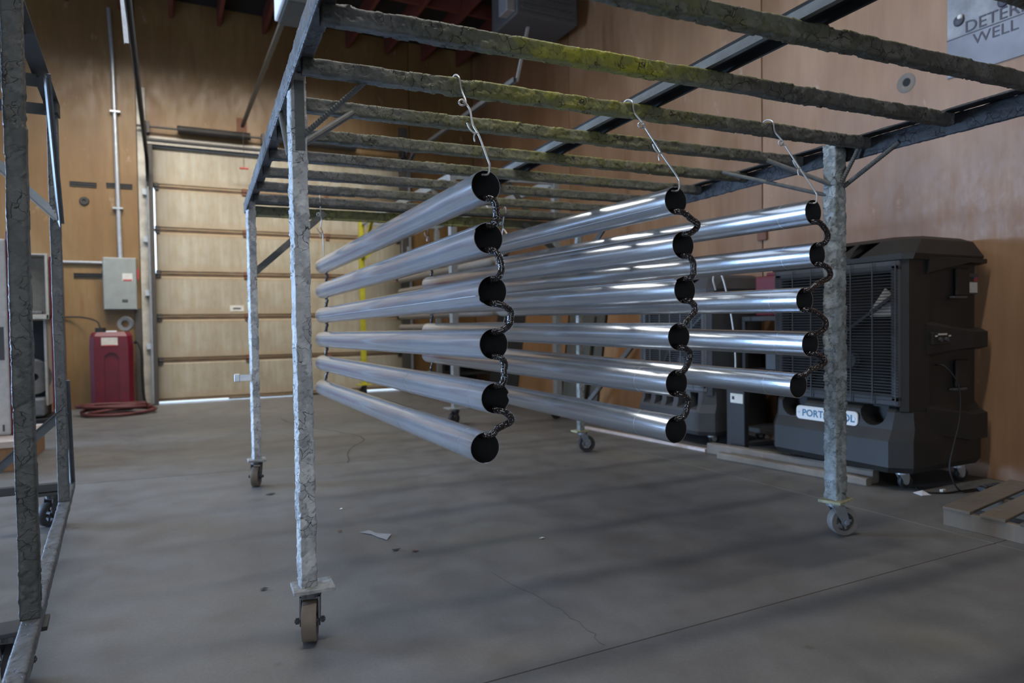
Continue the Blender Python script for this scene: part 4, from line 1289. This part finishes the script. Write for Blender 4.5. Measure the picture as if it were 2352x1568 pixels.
        for x in (X+0.325, X+0.395):
            m = MB(); m.disc((x, Y0-0.037, 1.052), (0, 1, 0), 0.016, 0.02, 16); m.build('knob', 'plastic_grey', cp)
        m = MB(); m.box((X+0.31, Y0-0.0325, 1.083), (X+0.41, Y0-0.03, 1.095)); m.build('scale_print', 'label_paper', cp)
        for x in (X+0.275, X+0.43):
            m = MB(); m.box((x, Y0-0.0325, 1.072), (x+0.025, Y0-0.03, 1.082)); m.build('scale_print', 'label_paper', cp)
        # rating sticker
        m = MB(); m.box((XW-0.175, Y0-0.006, 1.375), (XW-0.055, Y0+0.019, 1.525)); st = m.build('rating_sticker', 'plastic_grey', e)
        m = MB(); m.box((XW-0.167, Y0-0.0075, 1.385), (XW-0.063, Y0-0.006, 1.46)); m.build('sticker_text_field', 'label_paper', st)
        m = MB(); m.box((XW-0.105, Y0-0.0075, 1.468), (XW-0.065, Y0-0.006, 1.498)); m.build('sticker_flag_stripes', 'label_red', st)
        m = MB(); m.box((XW-0.105, Y0-0.0085, 1.482), (XW-0.088, Y0-0.0075, 1.498)); m.build('sticker_flag_canton', 'label_blue', st)
        m = MB(); m.box((XW-0.16, Y0-0.0075, 1.468), (XW-0.112, Y0-0.006, 1.5)); m.build('sticker_picture', 'plastic_charcoal', st)
        # name plate
        zc2, ya2, yb2 = 0.475, 3.30, 3.84
        m = MB(); pts = []
        r = 0.03; hh = 0.052
        for cy, cz, a0 in ((yb2-r, zc2+hh-r, 0), (ya2+r, zc2+hh-r, 90), (ya2+r, zc2-hh+r, 180), (yb2-r, zc2-hh+r, 270)):
            for q in range(5):
                t = R(a0+q*22.5); pts.append((cy+r*math.cos(t), cz+r*math.sin(t)))
        m.loft([[(X-0.028, y, z) for y, z in pts], [(X-0.016, y, z) for y, z in pts]])
        npl = m.build('name_plate', 'plate_white', e)
        m = MB(); m.cbox((X-0.017, ya2+0.05, zc2-0.04), (X+0.06, yb2-0.05, zc2+0.02), 0.006); m.build('plate_bracket', hm, npl)
        for y in (ya2+0.025, yb2-0.025):
            m = MB(); m.disc((X-0.03, y, zc2), (1, 0, 0), 0.008, 0.006, 10); m.build('rivet', 'galvanised', npl)
        text_obj('lettering', 'PORTACOOL', 0.075, 'plate_blue', (X-0.0282, yb2-0.055, zc2-0.026), (0, -1, 0), (0, 0, 1), npl, 0.0008, 1.02, 0.0015)
    # casters
    k0 = e
    for x, y in ((X+0.14, Y0+0.12), (X+0.70, Y0+0.06), (X+0.14, Y1-0.12), (X+0.70, Y1-0.1)):
        m = MB(); m.box((x-0.07, y-0.05, zb-0.006), (x+0.07, y+0.05, zb+0.002)); m.build('caster_plate', 'galvanised', e)
        caster(e, (x, y, 0), R(-20), zb-0.006, 0.048, 0.032, fork_mat='galvanised', tread='wheel_rubber', trail=0.02, bolts=False)
    return e
big_cooler = cooler('portable_cooler', 'large black portable cooler with white name plate before the plywood wall', 4.5, 2.95, 4.12, 1.79, 0.13, 0.62, 1.58, 'plastic_grey', 'plastic_charcoal', 'large')
cooler('portable_cooler', 'smaller grey portable cooler beyond the large black one', 4.62, 4.98, 6.08, 1.66, 0.1, 0.55, 1.45, 'grey_metal', 'plastic_grey', 'small')

# power cord of the large cooler, power strip and plug
def cord(name, pts, r, mat, label, n=8):
    m = MB(); m.tube(cat(pts, n), r, 8)
    o = m.build(name, mat, None, True, angle=80)
    return tag(o, label, 'cord')
m = MB(); m.tube(cat([(4.86, 2.99, 0.87), (4.86, 2.90, 0.86), (4.93, 2.85, 0.72), (4.92, 2.84, 0.5), (4.82, 2.82, 0.33), (4.74, 2.8, 0.18), (4.78, 2.78, 0.05), (4.86, 2.77, 0.008), (4.96, 2.76, 0.008), (5.03, 2.745, 0.03)], 8), 0.0055, 8)
m.build('power_cord', 'black_rubber', big_cooler, True, angle=80)
cord('floor_cord', [(4.72, 3.02, 0.007), (4.62, 2.92, 0.007), (4.72, 2.82, 0.007), (4.88, 2.8, 0.007), (5.02, 2.78, 0.007)], 0.006, 'black_rubber', 'black cord loop lying on the floor beside the caster')
cord('floor_cord', [(5.17, 2.73, 0.02), (5.26, 2.76, 0.008), (5.34, 2.74, 0.008), (5.42, 2.7, 0.008)], 0.006, 'black_rubber', 'black cord running from power strip to the wall')
e = tag(empty('power_strip', (5.06, 2.74, 0)), 'black power strip lying on the floor by the plywood wall', 'power strip')
m = MB(); m.cbox((4.98, 2.7, 0), (5.22, 2.76, 0.035), 0.006); m.build('body', 'black_rubber', e)
for k in range(4):
    m = MB(); m.box((5.02+0.045*k, 2.716, 0.033), (5.045+0.045*k, 2.744, 0.037)); m.build('outlet', 'plastic_grey', e)
m = MB(); m.cbox((4.74, 2.845, 0), (4.78, 2.87, 0.02), 0.004); tag(m.build('plug', 'label_paper'), 'small pale plug lying on the floor near the cooler', 'plug')
m = MB(); m.add([(4.53, 2.86, 0.002), (4.6, 2.84, 0.002), (4.63, 2.92, 0.014), (4.56, 2.94, 0.003), (4.53, 2.86, 0.004), (4.6, 2.84, 0.004), (4.63, 2.92, 0.016), (4.56, 2.94, 0.005)], [(3,2,1,0),(4,5,6,7),(0,1,5,4),(1,2,6,5),(2,3,7,6),(3,0,4,7)])
tag(m.build('paper_scrap', 'scrap_paper'), 'white paper scrap on the floor before the large cooler', 'paper')

# timbers in front of the coolers and a pale strip behind them
def timber(p0, p1, w, h, label, seed):
    random.seed(seed)
    p0, p1 = Vector(p0), Vector(p1)
    d = (p1-p0).normalized(); a = Vector((-d.y, d.x, 0))
    n = 14; rings = []
    for i in range(n+1):
        c = p0.lerp(p1, i/n)
        j = lambda s: random.uniform(-s, s)
        ch = 0.012
        rings.append([c+a*x+Vector((0, 0, z)) for x, z in ((-w/2+ch, 0), (w/2-ch, 0), (w/2, ch), (w/2+j(.003), h-ch+j(.004)), (w/2-ch+j(.004), h+j(.003)), (-w/2+ch+j(.004), h+j(.003)), (-w/2+j(.003), h-ch+j(.004)), (-w/2, ch))])
    m = MB(); m.loft(rings)
    tag(m.build('timber', 'timber'), label, 'timber', 'weathered timbers before the coolers')
timber((4.40, 4.74, 0), (4.62, 3.26, 0), 0.09, 0.1, 'thicker weathered timber on the floor against the large cooler', 4)
timber((4.29, 4.50, 0), (4.49, 3.22, 0), 0.085, 0.06, 'thinner weathered timber lying on the near side of the other', 9)
m = MB(); m.bar((4.25, 6.6, 0.012), (4.43, 4.82, 0.012), 0.045, 0.024); tag(m.build('wood_strip', 'white_strip'), 'long pale wooden strip lying on the floor behind the caster', 'strip')

# pallet at the right edge
e = tag(empty('pallet', (4.6, 2.1, 0)), 'low weathered wooden pallet on the floor at the right edge', 'pallet')
PA, PB = Vector((4.0, 2.40, 0)), Vector((4.02, 1.35, 0))
ex = Vector((0.985, 0.17, 0)); ey = Vector((0.02, -1, 0))
def PL(a, b, z): return Vector((4.0, 2.40, 0)) + ex*a + ey*b + Vector((0, 0, z))
for a in (0.0, 0.5, 1.0):
    m = MB(); m.cbox((a, 0, 0), (a+0.04, 1.1, 0.095), 0.004, 0, lambda p: PL(p.x, p.y, p.z)); m.build('stringer', 'pallet_wood', e)
for b in (0.0, 0.2, 0.4, 0.6, 0.8, 1.0):
    m = MB(); m.cbox((-0.01, b, 0.095), (1.05, b+(0.13 if b else 0.15), 0.112), 0.003, 0, lambda p: PL(p.x, p.y, p.z)); m.build('deck_board', 'pallet_wood', e)

# ================================================================== SIGN AND MARKS ON THE RIGHT WALL
e = tag(empty('wall_sign', (XR-0.01, 2.5, 3.05)), 'grey printed metal sign with rivets and dark lettering high on the plywood wall', 'sign')
SX = XR-0.012
m = MB(); m.cbox((SX, 1.6, 3.05), (XR-0.001, 3.235, 4.3), 0.004); sg_ = m.build('sheet', 'sign_print', e)
m = MB(); m.box((SX-0.003, 1.6, 3.334), (SX+0.001, 3.235, 3.342)); m.build('printed_seam', 'sign_text', e)
plain('sign_lower', (0.18, 0.175, 0.19), 0.45, 0, 0.25, 3)
m = MB(); m.box((SX-0.0015, 1.6, 3.052), (SX+0.001, 3.233, 3.333)); m.build('lower_panel', 'sign_lower', e)
text_obj('lettering', 'DETERM', 0.122, 'sign_text', (SX-0.0042, 3.105, 3.352), (0, -1, 0), (0, 0, 1), e, 0.0008, 1.05, 0.0)
text_obj('lettering', 'WELL', 0.112, 'sign_text', (SX-0.0042, 3.045, 3.243), (0, -1, 0), (0, 0, 1), e, 0.0008, 1.1)
for y, z in ((3.145, 3.462), (2.835, 3.478), (2.52, 3.49)):
    m = MB(); m.lathe([(0.0001, -0.022), (0.02, -0.02), (0.036, -0.012), (0.042, 0), (0.0001, 0)], (SX-0.001, y, z), (1, 0, 0), 20); m.build('rivet', 'sign_text', e, True)
    m = MB(); m.lathe([(0.0001, -0.012), (0.014, -0.01), (0.02, 0), (0.0001, 0)], (SX-0.016, y-0.014, z+0.02), (1, 0, 0), 16); m.build('rivet_glint', 'label_paper', e, True)  # small pale dome stands for a highlight on the rivet
m = MB(); m.disc((SX-0.002, 3.205, 3.09), (1, 0, 0), 0.008, 0.006, 10); m.build('screw', 'sign_text', e)
# torn hole in the plywood
m = MB(); m.lathe([(0.03, 0.0), (0.055, -0.006), (0.075, -0.003), (0.08, 0.0)], (XR-0.001, 3.57, 3.13), (1, 0, 0), 18)
o = tag(m.build('torn_patch', 'timber', None, True), 'torn splintered hole in the plywood wall near the sign', 'hole')
m = MB(); m.disc((XR-0.003, 3.565, 3.135), (1, 0, 0), 0.033, 0.006, 14); m.build('hole_core', 'recess_black', o)
m = MB(); m.cbox((XR-0.03, 5.02, 2.02), (XR-0.001, 5.14, 2.32), 0.01); tag(m.build('wall_bracket', 'rust'), 'rusty bracket over the seam of the plywood wall', 'bracket')

# ================================================================== BACK WALL, LEFT PART
e = tag(empty('electrical_box', (-0.645, YB-0.1, 1.52)), 'grey electrical switch box on the back wall beside the roll-up door', 'electrical box')
m = MB(); m.cbox((-0.872, YB-0.17, 1.525), (-0.415, YB-0.003, 2.335), 0.012); m.build('case', 'box_grey', e)
m = MB(); m.cbox((-0.862, YB-0.182, 1.535), (-0.425, YB-0.171, 2.325), 0.006); m.build('cover', 'box_grey', e)
m = MB(); m.box((-0.61, YB-0.186, 1.97), (-0.47, YB-0.182, 2.09)); lb = m.build('warning_label', 'label_paper', e)
m = MB(); m.box((-0.6, YB-0.188, 1.975), (-0.48, YB-0.186, 1.995)); m.build('label_print', 'label_red', lb)
m = MB(); m.box((-0.62, YB-0.186, 1.64), (-0.54, YB-0.182, 1.685)); m.build('maker_mark', 'plastic_grey', e)
m = MB(); m.cbox((-0.41, YB-0.14, 2.0), (-0.385, YB-0.1, 2.16), 0.006); m.build('switch_lever', 'label_red', e)
e = tag(empty('conduit', (-0.65, YB-0.04, 2.34)), 'grey steel conduit rising from the electrical box', 'conduit')
m = MB(); m.tube([(-0.632, YB-0.05, 2.336), (-0.645, YB-0.05, 3.4), (-0.665, YB-0.05, 5.4), (-0.70, YB-0.05, 6.2)], 0.033, 12); m.build('tube', 'galvanised', e, True)
for z in (3.1, 4.6):
    m = MB(); m.box((-0.72, YB-0.09, z), (-0.58, YB-0.002, z+0.025)); m.build('strap', 'galvanised', e)
m = MB(); m.tube([(-2.4, YB-0.04, 2.26), (-0.874, YB-0.04, 2.26)], 0.022, 10)
tag(m.build('wall_pipe', 'galvanised', None, True), 'thin horizontal pipe on the back wall left of the electrical box', 'pipe')
for k, (x0, x1, z, lab) in enumerate(((-1.285, -0.93, 3.46, 'dark metal channel on the back wall left of the conduit'), (-0.8, -0.445, 3.475, 'dark metal channel on the back wall crossed by the conduit'), (-1.265, -0.89, 2.06, 'dark metal channel on the back wall left of the electrical box'))):
    m = MB(); yy = YB-0.001
    m.box((x0, yy-0.02, z-0.035), (x1, yy, z-0.028)); m.box((x0, yy-0.02, z+0.028), (x1, yy, z+0.035)); m.box((x0, yy-0.004, z-0.03), (x1, yy, z+0.03))
    m.box((x0, yy-0.02, z-0.004), (x1, yy, z+0.004))
    tag(m.build('wall_channel', 'track_dark'), lab, 'channel', 'dark channels on the back wall')
m = MB(); m.lathe([(0.03, -0.03), (0.055, -0.03), (0.07, 0), (0.03, 0)], (-1.10, YB-0.001, 3.2), (0, 1, 0), 18)
m.disc((-1.10, YB-0.008, 3.2), (0, 1, 0), 0.032, 0.01, 14)
tag(m.build('cable_gland', 'track_dark', None, True), 'small round dark fitting on the back wall under the channel', 'fitting')

# red tank
e = tag(empty('red_tank', (-0.755, 11.9, 0)), 'tall dark red plastic tank standing beside the roll-up door', 'tank')
m = MB()
def rr_(x0, x1, y0, y1, c, z): return oct_(x0, x1, y0, y1, c, z)
m.loft([rr_(-1.02, -0.50, 11.75, 12.1, 0.05, 0.03), rr_(-1.035, -0.475, 11.73, 12.12, 0.06, 0.12), rr_(-1.04, -0.475, 11.73, 12.12, 0.06, 0.95), rr_(-1.03, -0.49, 11.74, 12.11, 0.06, 1.12), rr_(-1.0, -0.52, 11.78, 12.08, 0.06, 1.18)])
tb = m.build('body', 'red_tank', e)
mm = MB(); mm.loft([[(-0.755+0.095*math.cos(t), y, 0.78+0.095*math.sin(t)) for t in [math.pi*k/12 for k in range(13)]]+[(-0.85, y, 0.1), (-0.66, y, 0.1)] for y in (11.6, 11.755)])
carve(tb, [mm.build('cutter', 'red_tank', None)])
m = MB(); m.box((-0.88, 11.722, 0.985), (-0.67, 11.731, 1.10)); m.build('label', 'label_paper', e)
m = MB(); m.box((-0.87, 11.7205, 0.975), (-0.68, 11.7225, 0.99)); m.build('label_stripe', 'label_red', e)
m = MB(); m.disc((-0.90, 11.92, 1.21), (0, 0, 1), 0.07, 0.07, 18); m.build('filler_cap', 'black_rubber', e)
m = MB(); m.cbox((-0.83, 11.82, 1.17), (-0.68, 11.92, 1.2), 0.01); m.build('handle', 'galvanised', e)
for x in (-0.99, -0.52):
    m = MB(); m.disc((x, 11.9, 0.05), (1, 0, 0), 0.05, 0.05, 18); m.build('wheel', 'black_rubber', e)
cord('tank_hose', [(-0.455, 11.85, 1.02), (-0.40, 11.82, 1.01), (-0.36, 11.8, 0.85), (-0.36, 11.85, 0.5), (-0.34, 11.9, 0.12), (-0.25, 11.9, 0.03)], 0.022, 'black_rubber', 'black hose curving down beside the red tank')
cord('wall_cable', [(-1.9, YB-0.03, 1.38), (-1.3, YB-0.05, 1.42), (-0.98, 12.1, 1.36), (-0.9, 11.95, 1.24)], 0.012, 'black_rubber', 'black cable sagging along the back wall to the tank cap')
m = MB(); m.lathe([(0.055, -0.05), (0.105, -0.06), (0.115, 0.0), (0.105, 0.05), (0.055, 0.05)], (-0.565, 11.95, 1.302), (0.2, 1, 0), 22)
tag(m.build('hose_reel', 'grey_metal', None, True), 'grey ring reel resting on top of the red tank', 'reel')
# hose coil
random.seed(3)
pts = []
for k in range(150):
    t = k/150*2*math.pi*5.3
    rr0 = 0.44+0.10*math.sin(k*0.13)+0.05*math.sin(k*0.61)
    pts.append((-0.68+rr0*0.9*math.cos(t)+0.04*math.sin(k*0.05), 11.3+rr0*0.66*math.sin(t), 0.03+0.11*(0.5+0.5*math.sin(t*0.37+k*0.02))))
m = MB(); m.tube(pts, 0.024, 8)
tag(m.build('hose_coil', 'red_hose', None, True, angle=80), 'loose coil of dull red hose on the floor before the tank', 'hose')

# red frame with white cabinet and motor, far left
e = tag(empty('machine_frame', (-1.75, 10.6, 0)), 'red framed machine with white cabinet and motor behind the left rack', 'machine')
for x, y in ((-1.30, 10.5), (-2.25, 10.5), (-1.30, 11.2), (-2.25, 11.2)):
    m = MB(); m.cbox((x-0.035, y-0.035, 0), (x+0.035, y+0.035, 2.16), 0.006); m.build('frame_post', 'red_paint', e)
m = MB(); m.cbox((-1.42, 10.52, 0.25), (-1.39, 11.15, 1.4), 0.006); m.build('white_post', 'cabinet_white', e)
m = MB()
x0, x1, y0, y1, z0, z1 = -1.75, -1.345, 10.42, 11.1, 1.36, 2.22
m.cbox((x0, y0, z0), (x1-0.3, y1, z1), 0.01); m.cbox((x1-0.3, y0, z1-0.05), (x1, y1, z1-0.03), 0.004); m.cbox((x1-0.3, y0, z0), (x1, y1, z0+0.06), 0.006)
m.cbox((x1-0.03, y0, z0), (x1, y1, z1-0.04), 0.004); m.cbox((x1-0.3, y1-0.3, z0), (x1, y1, z1-0.05), 0.006)
m.build('cabinet', 'cabinet_white', e)
m = MB(); m.cbox((x1-0.24, 10.5, z0+0.062), (x1-0.08, 10.62, z0+0.11), 0.02); m.build('tray_tool', 'grey_metal', e)
m = MB(); m.box((-2.2, 10.75, 0.1), (-1.44, 11.15, 1.35)); m.build('dark_panel', 'machine_dark', e)
m = MB(); m.lathe([(0.05, -0.05), (0.21, -0.06), (0.24, 0), (0.21, 0.06), (0.05, 0.05)], (-1.56, 10.55, 0.62), (0.75, -1, 0), 28); m.build('flywheel', 'grey_metal', e, True)
m = MB(); m.lathe([(0.0001, -0.03), (0.2, -0.03), (0.2, 0.03), (0.0001, 0.03)], (-1.56, 10.56, 0.62), (0.75, -1, 0), 28); m.build('flywheel_disc', 'machine_dark', e, True)
m = MB(); m.cbox((-1.8, 10.42, 0.12), (-1.42, 10.72, 0.36), 0.03); m.build('motor', 'grey_metal', e)
m = MB(); m.cbox((-2.3, 10.38, 0.0), (-1.27, 11.25, 0.1), 0.01); m.build('skid', 'machine_dark', e)
# white cabinet at the left edge on a board and carton
e = tag(empty('white_machine', (-1.75, 7.8, 0.25)), 'tall white machine cabinet with red edge strip at the left picture edge', 'machine')
m = MB(); m.cbox((-2.3, 7.62, 0.262), (-1.295, 8.3, 2.05), 0.02); m.build('cabinet', 'machine_white', e)
m = MB(); m.cbox((-1.294, 7.6, 0.262), (-1.235, 8.3, 2.12), 0.01); m.build('edge_strip', 'red_paint', e)
m = MB(); m.box((-1.40, 7.612, 0.95), (-1.33, 7.621, 1.25)); m.build('vent_grille', 'plastic_grey', e)
m = MB(); m.box((-1.36, 7.612, 0.3), (-1.345, 7.621, 0.36)); m.build('latch', 'plastic_grey', e)
m = MB(); m.cbox((-2.4, 7.18, 0.205), (-1.13, 8.4, 0.26), 0.004); tag(m.build('base_board', 'board_pink'), 'pale board under the white machine at the left edge', 'board')
m = MB(); m.cbox((-2.38, 7.2, 0.0), (-1.15, 8.38, 0.204), 0.004)
for k in range(26):
    x = -2.36+k*0.047
    m.bar((x, 7.198, 0.005), (x, 7.198, 0.2), 0.02, 0.01, (0, 1, 0))
tag(m.build('carton', 'cardboard'), 'ribbed brown carton under the pale board at the left edge', 'carton')

# ================================================================== THINGS LEANING BEHIND THE PIPES
def lean(y0, y1, h, mat, label, x=5.2, grp='boards leaning on the right wall', nm='leaning_board', t=0.02, xt=None):
    m = MB()
    m.loft([[(x, y0, 0.0), (x+t, y0, 0.0), (x+t, y1, 0.0), (x, y1, 0.0)], (lambda q: [(q, y0, h), (q+t, y0, h), (q+t, y1, h), (q, y1, h)])(xt if xt else XR-t-0.006)])
    tag(m.build(nm, mat), label, 'board', grp)
lean(6.75, 7.75, 1.62, 'board_orange', 'orange brown board leaning on the wall beyond the smaller cooler')
lean(7.8, 8.72, 1.75, 'olive_board', 'dull olive board leaning on the wall behind the rack post')
lean(8.78, 10.15, 1.66, 'board_orange', 'wide orange brown board leaning near the back corner')
lean(10.2, 11.3, 1.5, 'dark_board', 'black board leaning in the back right corner')
lean(8.0, 8.45, 1.3, 'olive_board', 'narrow olive board leaning in front of the wide olive one', 5.1, t=0.03, xt=5.325)
m = MB(); m.bar((4.93, 7.75, 0.03), (5.25, 6.85, 1.05), 0.05, 0.05); tag(m.build('leaning_bar', 'grey_metal'), 'grey square bar leaning against the boards', 'bar')
# dark work bench in the corner with a bag and a bucket
e = tag(empty('work_bench', (5.0, 11.8, 0)), 'black steel bench in the back right corner', 'bench')
m = MB(); m.cbox((4.62, 11.35, 0.82), (5.38, 12.25, 0.88), 0.008); m.build('top', 'dark_board', e)
for x in (4.67, 5.33):
    for y in (11.41, 12.19):
        m = MB(); m.cbox((x-0.03, y-0.03, 0), (x+0.03, y+0.03, 0.82), 0.004); m.build('leg', 'dark_board', e)
m = MB(); m.cbox((4.67, 11.42, 0.3), (5.33, 12.18, 0.34), 0.004); m.build('shelf', 'dark_board', e)
m = MB(); m.cbox((4.69, 12.2, 0.05), (5.31, 12.23, 0.8), 0.004); m.build('back_panel', 'machine_dark', e)
m = MB(); m.loft([[(4.87+r*math.cos(a), 11.75+0.8*r*math.sin(a), z) for a in [2*math.pi*k/14 for k in range(14)]] for z, r in ((0.882, 0.18), (0.93, 0.22), (1.03, 0.19), (1.1, 0.1), (1.13, 0.05))])
tag(m.build('rag_bundle', 'label_paper', None, True, angle=60), 'pale bundled rag on the black bench', 'rag')
# red case and white carton between the coolers
m = MB(); m.cbox((4.98, 4.3, 1.25), (5.4, 4.75, 1.62), 0.02); m.cbox((5.02, 4.4, 1.62), (5.3, 4.65, 1.65), 0.01)
sh = tag(empty('tool_cart', (5.15, 4.55, 0)), 'black shelf cart standing between the two coolers', 'cart')
rc = m.build('red_case', 'red_paint'); tag(rc, 'dark red case on the cart between the two coolers', 'case')
for z in (0.15, 0.7, 1.2):
    m = MB(); m.cbox((4.92, 4.22, z), (5.42, 4.86, z+0.045), 0.006); m.build('shelf', 'dark_board', sh)
for x in (4.94, 5.4):
    for y in (4.24, 4.84):
        m = MB(); m.cbox((x-0.018, y-0.018, 0.0), (x+0.018, y+0.018, 1.2), 0.003); m.build('leg', 'dark_board', sh)
m = MB(); m.cbox((4.95, 4.3, 0.747), (5.2, 4.6, 1.0), 0.01); tag(m.build('small_carton', 'plastic_grey'), 'grey carton on the middle shelf of the black cart', 'carton')
e = tag(empty('meter_box', (4.62, 4.62, 0.46)), 'small meter box with white label between the coolers', 'meter')
m = MB(); m.cbox((4.6, 4.52, 0.0), (4.66, 4.74, 0.60), 0.01); m.build('case', 'plastic_charcoal', e)
m = MB(); m.box((4.592, 4.53, 0.46), (4.601, 4.68, 0.545)); lb = m.build('label', 'label_paper', e)
m = MB(); m.box((4.590, 4.63, 0.49), (4.5925, 4.66, 0.52)); m.build('label_print', 'plastic_charcoal', lb)
cord('cooler_cord', [(4.66, 4.93, 1.50), (4.64, 4.94, 1.6), (4.66, 4.93, 1.66), (4.7, 4.88, 1.62), (4.74, 4.8, 1.2), (4.7, 4.72, 0.8), (4.66, 4.72, 0.62)], 0.008, 'wire', 'pale cord arching from the smaller cooler')

# ================================================================== SCRAPS ON THE FLOOR
def flake(pts, label, mat='flake_grey', z=0.0):
    n = len(pts); m = MB()
    zz = [z+0.001+random.uniform(0, 0.008) for _ in pts]
    m.add([(x, y, q) for (x, y), q in zip(pts, zz)]+[(x, y, q+0.0015) for (x, y), q in zip(pts, zz)], [tuple(range(n-1, -1, -1)), tuple(range(n, 2*n))]+[(i, (i+1) % n, (i+1) % n+n, i+n) for i in range(n)])
    tag(m.build('paint_flake', mat), label, 'paint flake', 'paint flakes on the floor')
flake([(0.97, 3.93), (1.03, 3.95), (1.05, 3.87), (1.12, 3.80), (1.07, 3.72), (1.04, 3.80), (1.02, 3.87)], 'largest curled grey paint flake on the floor near the left post')
flake([(0.985, 4.52), (1.0, 4.525), (1.0, 4.505), (0.987, 4.50)], 'tiny white chip on the floor beyond the largest flake', 'scrap_paper')
flake([(0.60, 5.17), (0.64, 5.2), (0.67, 5.18), (0.64, 5.15)], 'dark paint flake on the floor near the far left post', 'dark_board')
flake([(1.04, 3.53), (1.06, 3.54), (1.09, 3.53), (1.06, 3.515)], 'small dark flake on the floor just before the largest flake', 'dark_board')
flake([(1.13, 3.47), (1.15, 3.48), (1.17, 3.465), (1.15, 3.45)], 'small brown flake on the floor right of the largest flake', 'rust')
flake([(0.86, 4.02), (0.875, 4.03), (0.89, 4.015), (0.875, 4.0)], 'small brown flake on the floor left of the largest flake', 'rust')
flake([(1.83, 3.33), (1.855, 3.34), (1.86, 3.32), (1.84, 3.31)], 'small pale flake on the floor under the middle pipes', 'label_paper')
flake([(0.35, 3.3), (0.37, 3.31), (0.385, 3.29), (0.36, 3.28)], 'small dark flake on the floor left of the left post', 'dark_board')
